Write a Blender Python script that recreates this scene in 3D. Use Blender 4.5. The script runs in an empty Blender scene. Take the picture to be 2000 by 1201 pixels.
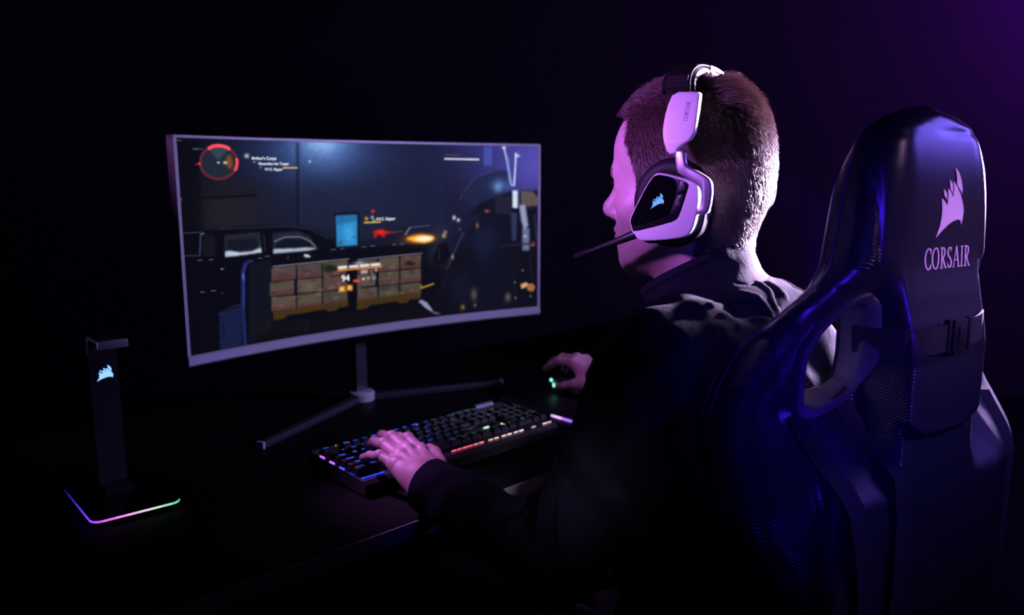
import bpy, bmesh, math, random
import numpy as np
from mathutils import Vector, Matrix

random.seed(7)
RNG = np.random.default_rng(11)
SC = bpy.context.scene
COL = SC.collection
PI = math.pi

# ------------------------------------------------------------------ camera
# The desk runs along X, the player looks along +Y; the camera stands behind his left shoulder.
cam_d = bpy.data.cameras.new('camera')
cam = bpy.data.objects.new('camera', cam_d)
COL.objects.link(cam)
cam.location = (0, 0, 1.235)
cam.rotation_euler = (math.radians(90 - 9.596), 0, math.radians(-43.5))
cam_d.sensor_width = 36
cam_d.lens = 28.8
cam_d.clip_start = 0.02
cam_d.dof.use_dof = True
cam_d.dof.focus_distance = 1.02
cam_d.dof.aperture_fstop = 4.2
SC.camera = cam

# ------------------------------------------------------------------ world, exposure
SC.view_settings.view_transform = 'Standard'
SC.view_settings.look = 'None'
SC.view_settings.gamma = 1
SC.view_settings.use_curve_mapping = False
SC.view_settings.exposure = 0
wd = bpy.data.worlds.new('world')
SC.world = wd
wd.use_nodes = True
bg = wd.node_tree.nodes['Background']
bg.inputs[0].default_value = (0.25, 0.25, 1, 1)
bg.inputs[1].default_value = 0.0012
try:
    SC.cycles.use_denoising = True
    SC.cycles.sample_clamp_indirect = 4
except Exception:
    pass


# ------------------------------------------------------------------ lamps
def aim(o, tgt):
    d = Vector(tgt) - o.location
    o.rotation_euler = d.to_track_quat('-Z', 'Y').to_euler()


def area(name, loc, tgt, size, power, col, size_y=None, spread=180):
    l = bpy.data.lights.new(name, 'AREA')
    l.energy = power
    l.color = col
    l.size = size
    if size_y:
        l.shape = 'RECTANGLE'
        l.size_y = size_y
    l.spread = math.radians(spread)
    o = bpy.data.objects.new(name, l)
    COL.objects.link(o)
    o.location = loc
    aim(o, tgt)
    return o


def spot(name, loc, tgt, power, col, cone, blend=0.5, radius=0.05):
    l = bpy.data.lights.new(name, 'SPOT')
    l.energy = power
    l.color = col
    l.spot_size = math.radians(cone)
    l.spot_blend = blend
    l.shadow_soft_size = radius
    o = bpy.data.objects.new(name, l)
    COL.objects.link(o)
    o.location = loc
    aim(o, tgt)
    return o


spot('key_spot', (-0.75, 1.25, 1.75), (0.86, 0.64, 1.24), 330, (0.54, 0.17, 1.0), 10.2, 0.45, 0.10)
spot('hand_spot', (0.35, 1.9, 2.1), (0.72, 1.01, 0.79), 230, (0.64, 0.22, 0.92), 7.6, 0.5, 0.08)
spot('mouse_spot', (0.6, 0.95, 2.2), (1.33, 1.17, 0.8), 44, (0.62, 0.22, 0.95), 7, 0.6, 0.08)
spot('rim_spot', (2.5, 0.02, 1.52), (0.9, 0.655, 1.255), 6200, (0.84, 0.60, 1.0), 15.8, 0.35, 0.05)
spot('chair_rim_spot', (2.5, 0.50, 1.25), (1.06, 0.25, 1.06), 1400, (0.66, 0.46, 1.0), 20, 0.5, 0.06)
spot('screen_side_spot', (2.6, -0.6, 1.9), (1.05, 1.38, 0.98), 230, (0.45, 0.36, 1.0), 24, 0.8, 0.2)
spot('blue_spot', (-0.5, -0.5, 1.35), (0.93, 0.36, 1.05), 55, (0.05, 0.01, 1.0), 17, 0.6, 0.10)
spot('blue_back_spot', (0.75, -1.0, 1.2), (0.74, 0.37, 0.99), 42, (0.05, 0.01, 1.0), 10.5, 0.9, 0.10)
spot('headrest_spot', (2.3, -0.5, 1.6), (1.0, 0.23, 1.15), 240, (0.19, 0.125, 1.0), 17, 1.0, 0.42)
spot('emblem_fill_spot', (1.0, -1.5, 2.3), (0.92, 0.3, 1.15), 170, (0.8, 0.42, 0.95), 7.5, 1.0, 0.05)  # added pink fill on the headrest print alone, no fixture behind it
spot('face_fill_spot', (0.3, 1.36, 1.02), (0.855, 0.66, 1.16), 14, (0.30, 0.42, 1.0), 9, 0.9, 0.15)  # added blue fill for face and ear cup, set beside the monitor
spot('desk_edge_fill_spot', (0.05, -0.2, 1.3), (0.90, 0.912, 0.715), 26, (0.75, 0.7, 1.0), 8, 0.6, 0.05)  # added fill near the camera to brighten the desk's front edge
spot('wall_spot', (5.43, 0.354, 2.75), (5.27, 1.06, 2.3), 30, (0.30, 0.02, 1.0), 140, 1.0, 0.3)


# ------------------------------------------------------------------ materials
MATS = {}


def mat(name, color=(0.8, 0.8, 0.8), rough=0.5, metal=0.0, emit=None, estr=1.0, bump=None, bscale=200, bdist=0.001,
        spec=0.5, coat=0.0, sheen=0.0, var=0.0, vscale=8):
    if name in MATS:
        return MATS[name]
    m = bpy.data.materials.new(name)
    m.use_nodes = True
    nt = m.node_tree
    b = nt.nodes['Principled BSDF']
    b.inputs['Base Color'].default_value = (*color, 1)
    b.inputs['Roughness'].default_value = rough
    b.inputs['Metallic'].default_value = metal
    b.inputs['Specular IOR Level'].default_value = spec
    b.inputs['Coat Weight'].default_value = coat
    b.inputs['Coat Roughness'].default_value = 0.08
    b.inputs['Sheen Weight'].default_value = sheen
    if emit:
        b.inputs['Emission Color'].default_value = (*emit, 1)
        b.inputs['Emission Strength'].default_value = estr
    tc = nt.nodes.new('ShaderNodeTexCoord')
    if var:
        n = nt.nodes.new('ShaderNodeTexNoise')
        n.inputs['Scale'].default_value = vscale
        n.inputs['Detail'].default_value = 4
        nt.links.new(tc.outputs['Object'], n.inputs['Vector'])
        mr = nt.nodes.new('ShaderNodeMapRange')
        mr.inputs['To Min'].default_value = rough - var
        mr.inputs['To Max'].default_value = rough + var
        nt.links.new(n.outputs['Fac'], mr.inputs['Value'])
        nt.links.new(mr.outputs['Result'], b.inputs['Roughness'])
    if bump:
        if bump == 'carbon':
            n = nt.nodes.new('ShaderNodeTexWave')
            n.wave_type = 'BANDS'
            n.bands_direction = 'DIAGONAL'
            n.inputs['Scale'].default_value = bscale
            n.inputs['Distortion'].default_value = 0.15
        else:
            n = nt.nodes.new('ShaderNodeTexNoise')
            n.inputs['Scale'].default_value = bscale
            n.inputs['Detail'].default_value = 3
        nt.links.new(tc.outputs['Object'], n.inputs['Vector'])
        bp = nt.nodes.new('ShaderNodeBump')
        bp.inputs['Strength'].default_value = 0.6
        bp.inputs['Distance'].default_value = bdist
        nt.links.new(n.outputs['Fac'], bp.inputs['Height'])
        nt.links.new(bp.outputs['Normal'], b.inputs['Normal'])
    MATS[name] = m
    return m


def emit_obj(name, strength):
    """emission whose colour is the object's own colour (one lamp colour per key)"""
    m = bpy.data.materials.new(name)
    m.use_nodes = True
    nt = m.node_tree
    nt.nodes.clear()
    oi = nt.nodes.new('ShaderNodeObjectInfo')
    e = nt.nodes.new('ShaderNodeEmission')
    e.inputs['Strength'].default_value = strength
    out = nt.nodes.new('ShaderNodeOutputMaterial')
    nt.links.new(oi.outputs['Color'], e.inputs['Color'])
    nt.links.new(e.outputs[0], out.inputs['Surface'])
    return m


M_wall = mat('wall_paint', (0.5, 0.5, 0.55), 0.9, bump='noise', bscale=60, bdist=0.0005)
M_floor = mat('floor_dark', (0.02, 0.02, 0.022), 0.6, bump='noise', bscale=20)
M_desk = mat('desk_black', (0.002, 0.002, 0.0025), 0.65, bump='noise', bscale=900, bdist=0.0002, spec=0.12)
M_deskedge = mat('desk_edge_grey', (0.32, 0.32, 0.34), 0.45)
M_silver = mat('monitor_silver', (0.55, 0.54, 0.57), 0.38, 0.35)
M_blackpl = mat('black_plastic', (0.012, 0.012, 0.014), 0.42, bump='noise', bscale=700, bdist=0.0002)
M_gunmetal = mat('gunmetal', (0.035, 0.035, 0.045), 0.42, 0.25)
M_case = mat('keyboard_case', (0.035, 0.035, 0.04), 0.45, bump='noise', bscale=700, bdist=0.0002)
M_dimalu = mat('dim_aluminium', (0.22, 0.22, 0.24), 0.5, 0.3)
M_gloss = mat('gloss_black', (0.003, 0.003, 0.004), 0.06, coat=0.5)
M_panel = mat('panel_black', (0.008, 0.008, 0.012), 0.22)
M_lash = mat('lash', (0.015, 0.01, 0.01), 0.6)
M_white = mat('white_plastic', (0.83, 0.81, 0.84), 0.42)
M_alu = mat('brushed_aluminium', (0.72, 0.70, 0.76), 0.28, 0.75)
M_padleather = mat('pad_leather', (0.006, 0.0055, 0.007), 0.6, bump='noise', bscale=700, bdist=0.0003, spec=0.25)
M_leather = mat('chair_leather', (0.022, 0.021, 0.03), 0.29, bump='noise', bscale=1100, bdist=0.00008, var=0.04)
M_carbon = mat('chair_carbon', (0.02, 0.02, 0.028), 0.34, bump='carbon', bscale=175, bdist=0.0016)
M_strap = mat('webbing', (0.012, 0.012, 0.016), 0.8, bump='noise', bscale=900)
M_thread = mat('thread', (0.28, 0.14, 0.18), 0.7)
M_logo = mat('chair_print', (0.78, 0.58, 0.74), 0.6, bump='noise', bscale=1200, bdist=0.0003)
M_ink = mat('dark_ink', (0.03, 0.02, 0.04), 0.5)
M_chaintrim = mat('slot_plastic', (0.055, 0.05, 0.065), 0.5)
M_emblem = mat('emblem_light', (0.02, 0.03, 0.05), 0.4, emit=(0.12, 0.38, 1.0), estr=1.0)
M_standemblem = mat('stand_emblem_light', (0.02, 0.03, 0.05), 0.4, emit=(0.22, 0.45, 1.0), estr=1.6)
M_hud = mat('screen_text', (0, 0, 0), 0.5, emit=(0.85, 0.9, 1.0), estr=1.3)
M_key = mat('keycap', (0.013, 0.013, 0.015), 0.5, spec=0.35)
M_legend = emit_obj('key_legend', 3.0)
M_led = emit_obj('led', 2.2)
M_cloth = mat('jacket_cloth', (0.0085, 0.0105, 0.019), 0.85, bump='noise', bscale=900, bdist=0.0006, spec=0.12)
_nt = M_cloth.node_tree
_tc = _nt.nodes.new('ShaderNodeTexCoord')
_wn = _nt.nodes.new('ShaderNodeTexNoise')
_wn.inputs['Scale'].default_value = 11
_wn.inputs['Detail'].default_value = 5
_wn.inputs['Roughness'].default_value = 0.55
_wn.inputs['Distortion'].default_value = 0.7
_wb = _nt.nodes.new('ShaderNodeBump')
_wb.inputs['Strength'].default_value = 0.6
_wb.inputs['Distance'].default_value = 0.007
_nt.links.new(_tc.outputs['Object'], _wn.inputs['Vector'])
_nt.links.new(_wn.outputs['Fac'], _wb.inputs['Height'])
_old = next(n for n in _nt.nodes if n.type == 'BUMP' and n != _wb)
_nt.links.new(_wb.outputs['Normal'], _old.inputs['Normal'])
M_trouser = mat('trouser_cloth', (0.008, 0.009, 0.013), 0.9, bump='noise', bscale=600)
M_shoe = mat('shoe_rubber', (0.03, 0.03, 0.03), 0.6)
M_eye = mat('eyeball', (0.75, 0.72, 0.7), 0.12)
M_scalp = mat('scalp', (0.07, 0.035, 0.03), 0.8)
M_chrome = mat('steel', (0.5, 0.5, 0.52), 0.2, 1.0)


# ------------------------------------------------------------------ object helpers
def setp(o, label=None, cat=None, group=None, kind=None):
    for k, v in (('label', label), ('category', cat), ('group', group), ('kind', kind)):
        if v:
            o[k] = v
    return o


def empty(name, loc, label, cat, rz=0.0, group=None):
    o = bpy.data.objects.new(name, None)
    o.empty_display_size = 0.05
    COL.objects.link(o)
    o.location = loc
    o.rotation_euler = (0, 0, rz)
    return setp(o, label, cat, group)


def link(name, me, parent=None, off=None):
    o = bpy.data.objects.new(name, me)
    COL.objects.link(o)
    if parent:
        o.parent = parent
    if off is not None:
        o.location = off
    return o


class Geo:
    """collects shapes, builds ONE mesh"""

    def __init__(s):
        s.v, s.f, s.m, s.sm = [], [], [], []

    def add(s, vs, fs, mi=0, smooth=False, M=None):
        o = len(s.v)
        for p in vs:
            p = Vector(p)
            s.v.append(tuple(M @ p) if M else tuple(p))
        for f in fs:
            s.f.append([i + o for i in f])
            s.m.append(mi)
            s.sm.append(smooth)
        return s

    def bm(s, b, mi=0, smooth=False, M=None):
        b.verts.ensure_lookup_table()
        b.verts.index_update()
        s.add([v.co for v in b.verts], [[v.index for v in f.verts] for f in b.faces], mi, smooth, M)
        b.free()
        return s

    def box(s, x0, x1, y0, y1, z0, z1, bev=0.0, mi=0, M=None, seg=2):
        b = bmesh.new()
        bmesh.ops.create_cube(b, size=1)
        for v in b.verts:
            v.co = ((x0 + x1) / 2 + v.co.x * (x1 - x0), (y0 + y1) / 2 + v.co.y * (y1 - y0), (z0 + z1) / 2 + v.co.z * (z1 - z0))
        if bev:
            bmesh.ops.bevel(b, geom=b.edges[:], offset=bev, segments=seg, affect='EDGES', profile=0.6)
        return s.bm(b, mi, False, M)

    def prism(s, poly, h0, h1, bev=0.0, mi=0, M=None, seg=3, both=True, sub=0):
        """polygon in XY raised from z=h0 to h1 with rounded rims"""
        b = bmesh.new()
        vs = [b.verts.new((x, y, h0)) for x, y in poly]
        f = b.faces.new(vs)
        r = bmesh.ops.extrude_face_region(b, geom=[f])
        top = [g for g in r['geom'] if isinstance(g, bmesh.types.BMVert)]
        for v in top:
            v.co.z = h1
        bmesh.ops.recalc_face_normals(b, faces=b.faces[:])
        if bev:
            es = []
            for e in b.edges:
                za, zb = e.verts[0].co.z, e.verts[1].co.z
                if abs(za - zb) < 1e-9 and (both or abs(za - h1) < 1e-9):
                    es.append(e)
            bmesh.ops.bevel(b, geom=es, offset=bev, segments=seg, affect='EDGES', profile=0.5)
        if sub:
            bmesh.ops.triangulate(b, faces=b.faces[:])
            bmesh.ops.subdivide_edges(b, edges=b.edges[:], cuts=sub, use_grid_fill=True)
        return s.bm(b, mi, False, M)

    def tube(s, pts, r, n=10, mi=0, close=False, M=None, flat=1.0, up=(0, 0, 1)):
        """round (or flattened) tube along points; r is a number or a list"""
        P = [Vector(p) for p in pts]
        k = len(P)
        rs = r if hasattr(r, '__len__') else [r] * k
        vs, fs = [], []
        upv = Vector(up)
        for i in range(k):
            a = P[(i - 1) % k] if (close or i > 0) else P[i]
            c = P[(i + 1) % k] if (close or i < k - 1) else P[i]
            t = (c - a).normalized()
            sd = t.cross(upv)
            if sd.length < 1e-4:
                sd = t.cross(Vector((1, 0, 0)))
            sd.normalize()
            u = sd.cross(t).normalized()
            for j in range(n):
                an = 2 * PI * j / n
                vs.append(P[i] + sd * math.cos(an) * rs[i] + u * math.sin(an) * rs[i] * flat)
        for i in range(k if close else k - 1):
            i2 = (i + 1) % k
            for j in range(n):
                j2 = (j + 1) % n
                fs.append([i * n + j, i * n + j2, i2 * n + j2, i2 * n + j])
        if not close:
            fs.append(list(range(n))[::-1])
            fs.append([(k - 1) * n + j for j in range(n)])
        return s.add(vs, fs, mi, True, M)

    def lathe(s, prof, n=32, mi=0, M=None):
        """(r,z) profile turned about z"""
        vs, fs = [], []
        for r, z in prof:
            for j in range(n):
                a = 2 * PI * j / n
                vs.append((r * math.cos(a), r * math.sin(a), z))
        for i in range(len(prof) - 1):
            for j in range(n):
                j2 = (j + 1) % n
                fs.append([i * n + j, i * n + j2, (i + 1) * n + j2, (i + 1) * n + j])
        fs.append([j for j in range(n)][::-1])
        fs.append([(len(prof) - 1) * n + j for j in range(n)])
        return s.add(vs, fs, mi, True, M)

    def build(s, name, mats, parent=None, org=None, auto=35):
        me = bpy.data.meshes.new(name)
        v = np.array(s.v, float).reshape(-1, 3)
        if org is not None:
            v = v - np.array(org)
        me.from_pydata(v.tolist(), [], s.f)
        for m in (mats if isinstance(mats, (list, tuple)) else [mats]):
            me.materials.append(m)
        me.polygons.foreach_set('material_index', s.m)
        me.polygons.foreach_set('use_smooth', [True] * len(s.f))
        me.update()
        b = bmesh.new()
        b.from_mesh(me)
        bmesh.ops.recalc_face_normals(b, faces=b.faces[:])
        b.to_mesh(me)
        b.free()
        me.set_sharp_from_angle(angle=math.radians(auto))
        return link(name, me, parent)


def flat_mesh(name, verts, faces, m, parent=None):
    me = bpy.data.meshes.new(name)
    me.from_pydata([tuple(v) for v in verts], [], faces)
    for x in (m if isinstance(m, (list, tuple)) else [m]):
        me.materials.append(x)
    me.update()
    return link(name, me, parent)


def axes(o, x, y, z):
    """matrix taking local x,y,z axes to the given vectors at o"""
    return Matrix(((x[0], y[0], z[0], o[0]), (x[1], y[1], z[1], o[1]), (x[2], y[2], z[2], o[2]), (0, 0, 0, 1)))


_TXT = {}


def text_geo(t, bold=0.0):
    """flat glyph mesh of a string, height about 1 -> (verts, faces, width)"""
    if (t, bold) in _TXT:
        return _TXT[t, bold]
    c = bpy.data.curves.new('glyph', 'FONT')
    c.body = t
    c.size = 1
    c.resolution_u = 3
    c.offset = bold
    o = bpy.data.objects.new('glyph', c)
    COL.objects.link(o)
    dg = bpy.context.evaluated_depsgraph_get()
    me = o.evaluated_get(dg).to_mesh()
    vs = [tuple(v.co) for v in me.vertices]
    fs = [list(p.vertices) for p in me.polygons]
    o.evaluated_get(dg).to_mesh_clear()
    bpy.data.objects.remove(o)
    bpy.data.curves.remove(c)
    x0 = min(v[0] for v in vs)
    w = max(v[0] for v in vs) - x0
    vs = [(v[0] - x0, v[1], 0) for v in vs]
    _TXT[t, bold] = (vs, fs, w)
    return _TXT[t, bold]


# three-sail emblem in a unit box and seven drawn serif capitals
SAILS = [
    [(0, 0), (.125, .168), (.165, .3), (.17, .42), (.144, .58), (.25, .53), (.356, .455), (.385, .58), (.375, .71), (.48, .65), (.575, .56),
     (.6, .69), (.58, .805), (.72, .71), (.86, .58), (.95, .45), (1, .34), (.985, .22), (.94, .12), (.9, .19), (.8, .215), (.62, .205), (.44, .166), (.22, .095)],
    [(.206, .722), (.33, .64), (.344, .53), (.23, .615)],
    [(.4375, .84), (.55, .76), (.56, .62), (.46, .69)],
    [(.67, 1.0), (.80, .92), (.89, .8), (.925, .68), (.92, .585), (.84, .65), (.72, .74), (.71, .88)],
]


def resample_poly(poly, n):
    out = []
    for i in range(len(poly)):
        a, b = poly[i], poly[(i + 1) % len(poly)]
        for k in range(n):
            t = k / n
            out.append((a[0] + (b[0] - a[0]) * t, a[1] + (b[1] - a[1]) * t))
    return out


def pen(pts, thin=.05, thick=.15):
    """broad-pen stroke: thick where it runs upright"""
    P = [Vector((x, y)) for x, y in pts]
    L, R = [], []
    for i, p in enumerate(P):
        t = (P[min(i + 1, len(P) - 1)] - P[max(i - 1, 0)]).normalized()
        w = (thin + (thick - thin) * abs(t.y) ** 1.5) / 2
        nrm = Vector((-t.y, t.x)) * w
        L.append(p + nrm)
        R.append(p - nrm)
    vs = [tuple(q) for q in L + R]
    n = len(P)
    return vs, [[i, i + 1, n + i + 1, n + i] for i in range(n - 1)]


def rectq(x0, x1, y0, y1):
    return [(x0, y0), (x1, y0), (x1, y1), (x0, y1)], [[0, 1, 2, 3]]


def ell(cx, cy, rx, ry, a0, a1, n=26):
    return [(cx + rx * math.cos(math.radians(a0 + (a1 - a0) * i / n)), cy + ry * math.sin(math.radians(a0 + (a1 - a0) * i / n))) for i in range(n + 1)]


def serif_word():
    """the capitals C O R S A I R, height 1, as flat pieces -> (verts2d, faces, width)"""
    G = {}
    G['C'] = (0.78, [pen(ell(.42, .5, .36, .49, 42, 318)), rectq(.68, .73, .70, .98), rectq(.68, .73, .02, .26)])
    G['O'] = (0.88, [pen(ell(.43, .5, .37, .49, 0, 360, 36))])
    I = [rectq(.12, .26, 0, 1), rectq(.02, .36, 0, .045), rectq(.02, .36, .955, 1)]
    G['I'] = (0.40, I)
    G['R'] = (0.80, I + [pen([(.26, .97)] + ell(.36, .745, .22, .225, 90, -90) + [(.26, .52)]), pen([(.36, .52), (.48, .32), (.60, .1), (.70, .03), (.80, .02)], .05, .15)])
    G['S'] = (0.62, [pen(ell(.31, .74, .2, .235, 30, 200, 16) + [(.2, .56), (.31, .5), (.42, .44)] + ell(.31, .26, .22, .235, 20, -150, 16), .05, .16), rectq(.47, .51, .74, .97), rectq(.09, .13, .03, .28)])
    G['A'] = (0.86, [pen([(.42, 1.0), (.10, .03)], .05, .065), pen([(.42, 1.0), (.74, .03)], .05, .155), rectq(.2, .64, .32, .37), rectq(0, .24, 0, .045), rectq(.6, .88, 0, .045)])
    vs, fs, x = [], [], 0
    for ch in 'CORSAIR':
        w, pcs = G[ch]
        for pv, pf in pcs:
            o = len(vs)
            vs += [(p[0] + x, p[1]) for p in pv]
            fs += [[i + o for i in f] for f in pf]
        x += w + .06
    return vs, fs, x


# ------------------------------------------------------------------ implicit surfaces
def smin(a, b, k):
    h = np.maximum(k - np.abs(a - b), 0) / k
    return np.minimum(a, b) - h * h * k * .25


def smax(a, b, k):
    return -smin(-a, -b, k)


def cap(P, a, b, r0, r1=None):
    r1 = r0 if r1 is None else r1
    a = np.array(a, float)
    ba = np.array(b, float) - a
    pa = P - a
    h = np.clip(pa @ ba / (ba @ ba), 0, 1)
    return np.linalg.norm(pa - h[:, None] * ba, axis=1) - (r0 + (r1 - r0) * h)


def elli(P, c, r):
    q = (P - np.array(c, float)) / np.array(r, float)
    k0 = np.linalg.norm(q, axis=1)
    k1 = np.linalg.norm(q / np.array(r, float), axis=1) + 1e-9
    return k0 * (k0 - 1) / k1


def sph(P, c, r):
    return np.linalg.norm(P - np.array(c, float), axis=1) - r


def chunked(f, P, n=150000):
    return np.concatenate([f(P[i:i + n]) for i in range(0, len(P), n)]) if len(P) else np.zeros(0)


def sdf_mesh(f, lo, hi, h, c=4):
    lo = np.array(lo, float)
    n = np.ceil((np.array(hi) - lo) / (h * c)).astype(int)
    N = n * c + 1
    g = np.stack(np.meshgrid(*[np.arange(k + 1) for k in n], indexing='ij'), -1).reshape(-1, 3)
    D = chunked(f, lo + g * h * c).reshape(n + 1)
    mn = np.full(n, 9.)
    for i in (0, 1):
        for j in (0, 1):
            for k in (0, 1):
                mn = np.minimum(mn, np.abs(D[i:n[0] + i, j:n[1] + j, k:n[2] + k]))
    act = mn < h * c * 1.9
    ix = [np.minimum(np.arange(N[a]) // c, n[a]) for a in range(3)]
    V = D[np.ix_(*ix)].astype(np.float32)
    mk = np.zeros(N, bool)
    mk[:-1, :-1, :-1] = np.repeat(np.repeat(np.repeat(act, c, 0), c, 1), c, 2)
    for a in range(3):
        sl, sr = [slice(None)] * 3, [slice(None)] * 3
        sl[a], sr[a] = slice(1, None), slice(None, -1)
        mk[tuple(sl)] |= mk[tuple(sr)]
    pts = np.argwhere(mk)
    V[mk] = chunked(f, lo + pts * h)
    S = V < 0
    cnt = np.zeros(N - 1, np.int8)
    offs = [(i, j, k) for i in (0, 1) for j in (0, 1) for k in (0, 1)]
    for i, j, k in offs:
        cnt += S[i:N[0] - 1 + i, j:N[1] - 1 + j, k:N[2] - 1 + k]
    cells = np.argwhere((cnt > 0) & (cnt < 8))
    idx = np.full(N - 1, -1, np.int64)
    idx[tuple(cells.T)] = np.arange(len(cells))
    cv = np.stack([V[cells[:, 0] + o[0], cells[:, 1] + o[1], cells[:, 2] + o[2]] for o in offs], 1)
    acc = np.zeros((len(cells), 3))
    num = np.zeros(len(cells))
    for a in range(8):
        for b in range(a + 1, 8):
            oa, ob = np.array(offs[a]), np.array(offs[b])
            if np.abs(oa - ob).sum() != 1:
                continue
            va, vb = cv[:, a], cv[:, b]
            x = (va < 0) != (vb < 0)
            t = np.where(x, va / np.where(x, va - vb, 1), 0)
            acc += np.where(x[:, None], oa + t[:, None] * (ob - oa), 0)
            num += x
    P = lo + (cells + acc / num[:, None]) * h
    F = []
    for a in range(3):
        b, d = (a + 1) % 3, (a + 2) % 3
        sl, sr = [slice(None)] * 3, [slice(None)] * 3
        sl[a], sr[a] = slice(None, -1), slice(1, None)
        s0, s1 = S[tuple(sl)], S[tuple(sr)]
        e = np.argwhere(s0 != s1)
        e = e[(e[:, b] > 0) & (e[:, d] > 0) & (e[:, b] < N[b] - 1) & (e[:, d] < N[d] - 1)]
        neg = s0[tuple(e.T)]
        q = []
        for ob, od in ((-1, -1), (0, -1), (0, 0), (-1, 0)):
            t = e.copy()
            t[:, b] += ob
            t[:, d] += od
            q.append(idx[tuple(t.T)])
        q = np.stack(q, 1)
        q[~neg] = q[~neg][:, ::-1]
        F.append(q)
    F = np.concatenate(F)
    F = F[(F >= 0).all(1)]
    for it in range(3):
        G = np.zeros_like(P)
        e = h * .4
        for a in range(3):
            dv = np.zeros(3)
            dv[a] = e
            G[:, a] = (chunked(f, P + dv) - chunked(f, P - dv)) / (2 * e)
        ln = np.linalg.norm(G, axis=1) + 1e-9
        if it < 2:
            st = np.clip(chunked(f, P) / ln, -h * .6, h * .6)
            P = P - G / ln[:, None] * st[:, None]
    return P, F, G / ln[:, None]


def np_mesh(name, P, F, Nn, mats, parent, org, mi=None):
    me = bpy.data.meshes.new(name)
    me.vertices.add(len(P))
    me.vertices.foreach_set('co', (P - np.array(org)).ravel())
    me.loops.add(F.size)
    me.loops.foreach_set('vertex_index', F.ravel())
    me.polygons.add(len(F))
    me.polygons.foreach_set('loop_start', np.arange(len(F)) * 4)
    for m in (mats if isinstance(mats, (list, tuple)) else [mats]):
        me.materials.append(m)
    me.update(calc_edges=True)
    me.validate()
    if mi is not None and len(mi) == len(me.polygons):
        me.polygons.foreach_set('material_index', mi.astype(np.int32))
    me.polygons.foreach_set('use_smooth', [True] * len(me.polygons))
    if Nn is not None:
        me.normals_split_custom_set_from_vertices([tuple(x) for x in Nn])
    return link(name, me, parent)


def lerp_tab(x, tab):
    t = sorted(tab)
    return np.interp(x, [a for a, _ in t], [b for _, b in t])


# ------------------------------------------------------------------ the room
def struct(name, m, build, label, cat):
    g = Geo()
    build(g)
    o = g.build(name, m)
    setp(o, label, cat, kind='structure')
    return o


def quadslab(g, a, b, t, z0, z1):
    """upright slab from a to b (xy), thickness t to the left"""
    a, b = Vector(a), Vector(b)
    n = Vector((-(b - a).y, (b - a).x)).normalized() * t
    p = [a, b, b + n, a + n]
    g.add([(q.x, q.y, z0) for q in p] + [(q.x, q.y, z1) for q in p],
          [[0, 1, 2, 3], [7, 6, 5, 4], [0, 4, 5, 1], [1, 5, 6, 2], [2, 6, 7, 3], [3, 7, 4, 0]])


# back wall square to the line of sight, 4.4 m away
fx, fy = math.sin(math.radians(43.5)), math.cos(math.radians(43.5))
rx, ry = fy, -fx
WD = 4.4
struct('wall_back', M_wall, lambda g: quadslab(g, (fx * WD + rx * 5, fy * WD + ry * 5), (fx * WD - rx * 5, fy * WD - ry * 5), -0.1, 0, 4.2),
       'plain wall lost in darkness behind the desk, purple glow at upper right', 'wall')
struct('floor', M_floor, lambda g: g.box(-5, 8, -4, 8, -0.1, 0), 'dark floor under the desk and chair', 'floor')

# ------------------------------------------------------------------ desk
DZ = 0.73
desk = empty('desk', (0.95, 1.3, 0), 'long black desk carrying the curved monitor, keyboard and headset stand', 'desk')
do = (0.95, 1.3, 0)
g = Geo()
g.box(-0.75, 2.65, 0.914, 1.74, DZ - 0.028, DZ, 0.0025, 0)
desk_top = g.build('desktop', [M_desk], desk, do)
g = Geo()
g.box(-0.75, 2.65, 0.912, 0.9155, DZ - 0.027, DZ - 0.0012, 0.001, 0)
setp(g.build('edge_band', M_deskedge, desk, do), 'grey front edge band')
for x in (-0.6, 2.5):
    for y in (1.02, 1.64):
        g = Geo()
        g.box(x - 0.03, x + 0.03, y - 0.03, y + 0.03, 0, DZ - 0.0285, 0.004)
        g.build('leg', M_gunmetal, desk, do)
g = Geo()
g.box(-0.57, 2.47, 1.60, 1.63, 0.45, DZ - 0.06, 0.003)
g.build('modesty_panel', M_blackpl, desk, do)

# ------------------------------------------------------------------ monitor
MW, MR = 0.414, 1.8
PHM = math.asin(MW / MR)
MS = MR * (1 - math.cos(PHM))
mon = empty('curved_monitor', (0.964, 1.381, DZ), 'curved ultrawide monitor with slim silver frame showing a dark shooting game', 'monitor', math.radians(-3.4))
MZ0, MZ1 = 0.892 - DZ, 1.292 - DZ


def mpt(s, z, d=0.0):
    """s: arc length from centre, z height over desk, d: forward (towards the player) offset"""
    a = s / MR
    r = MR - d
    return (r * math.sin(a), r * math.cos(a) - (MR - MS), z)


def arcbar(g, s0, s1, z0, z1, d0, d1, n=48, mi=0, bev=0.0012):
    """bar swept along the curve, small chamfers"""
    b = bev
    prof = [(z0 + b, d0), (z1 - b, d0), (z1, d0 + b), (z1, d1 - b), (z1 - b, d1), (z0 + b, d1), (z0, d1 - b), (z0, d0 + b)]
    vs, fs = [], []
    k = len(prof)
    for i in range(n + 1):
        s = s0 + (s1 - s0) * i / n
        vs += [mpt(s, z, d) for z, d in prof]
    for i in range(n):
        for j in range(k):
            fs.append([i * k + j, i * k + (j + 1) % k, (i + 1) * k + (j + 1) % k, (i + 1) * k + j])
    fs.append(list(range(k)))
    fs.append([n * k + j for j in range(k)][::-1])
    g.add(vs, fs, mi, False)


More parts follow.
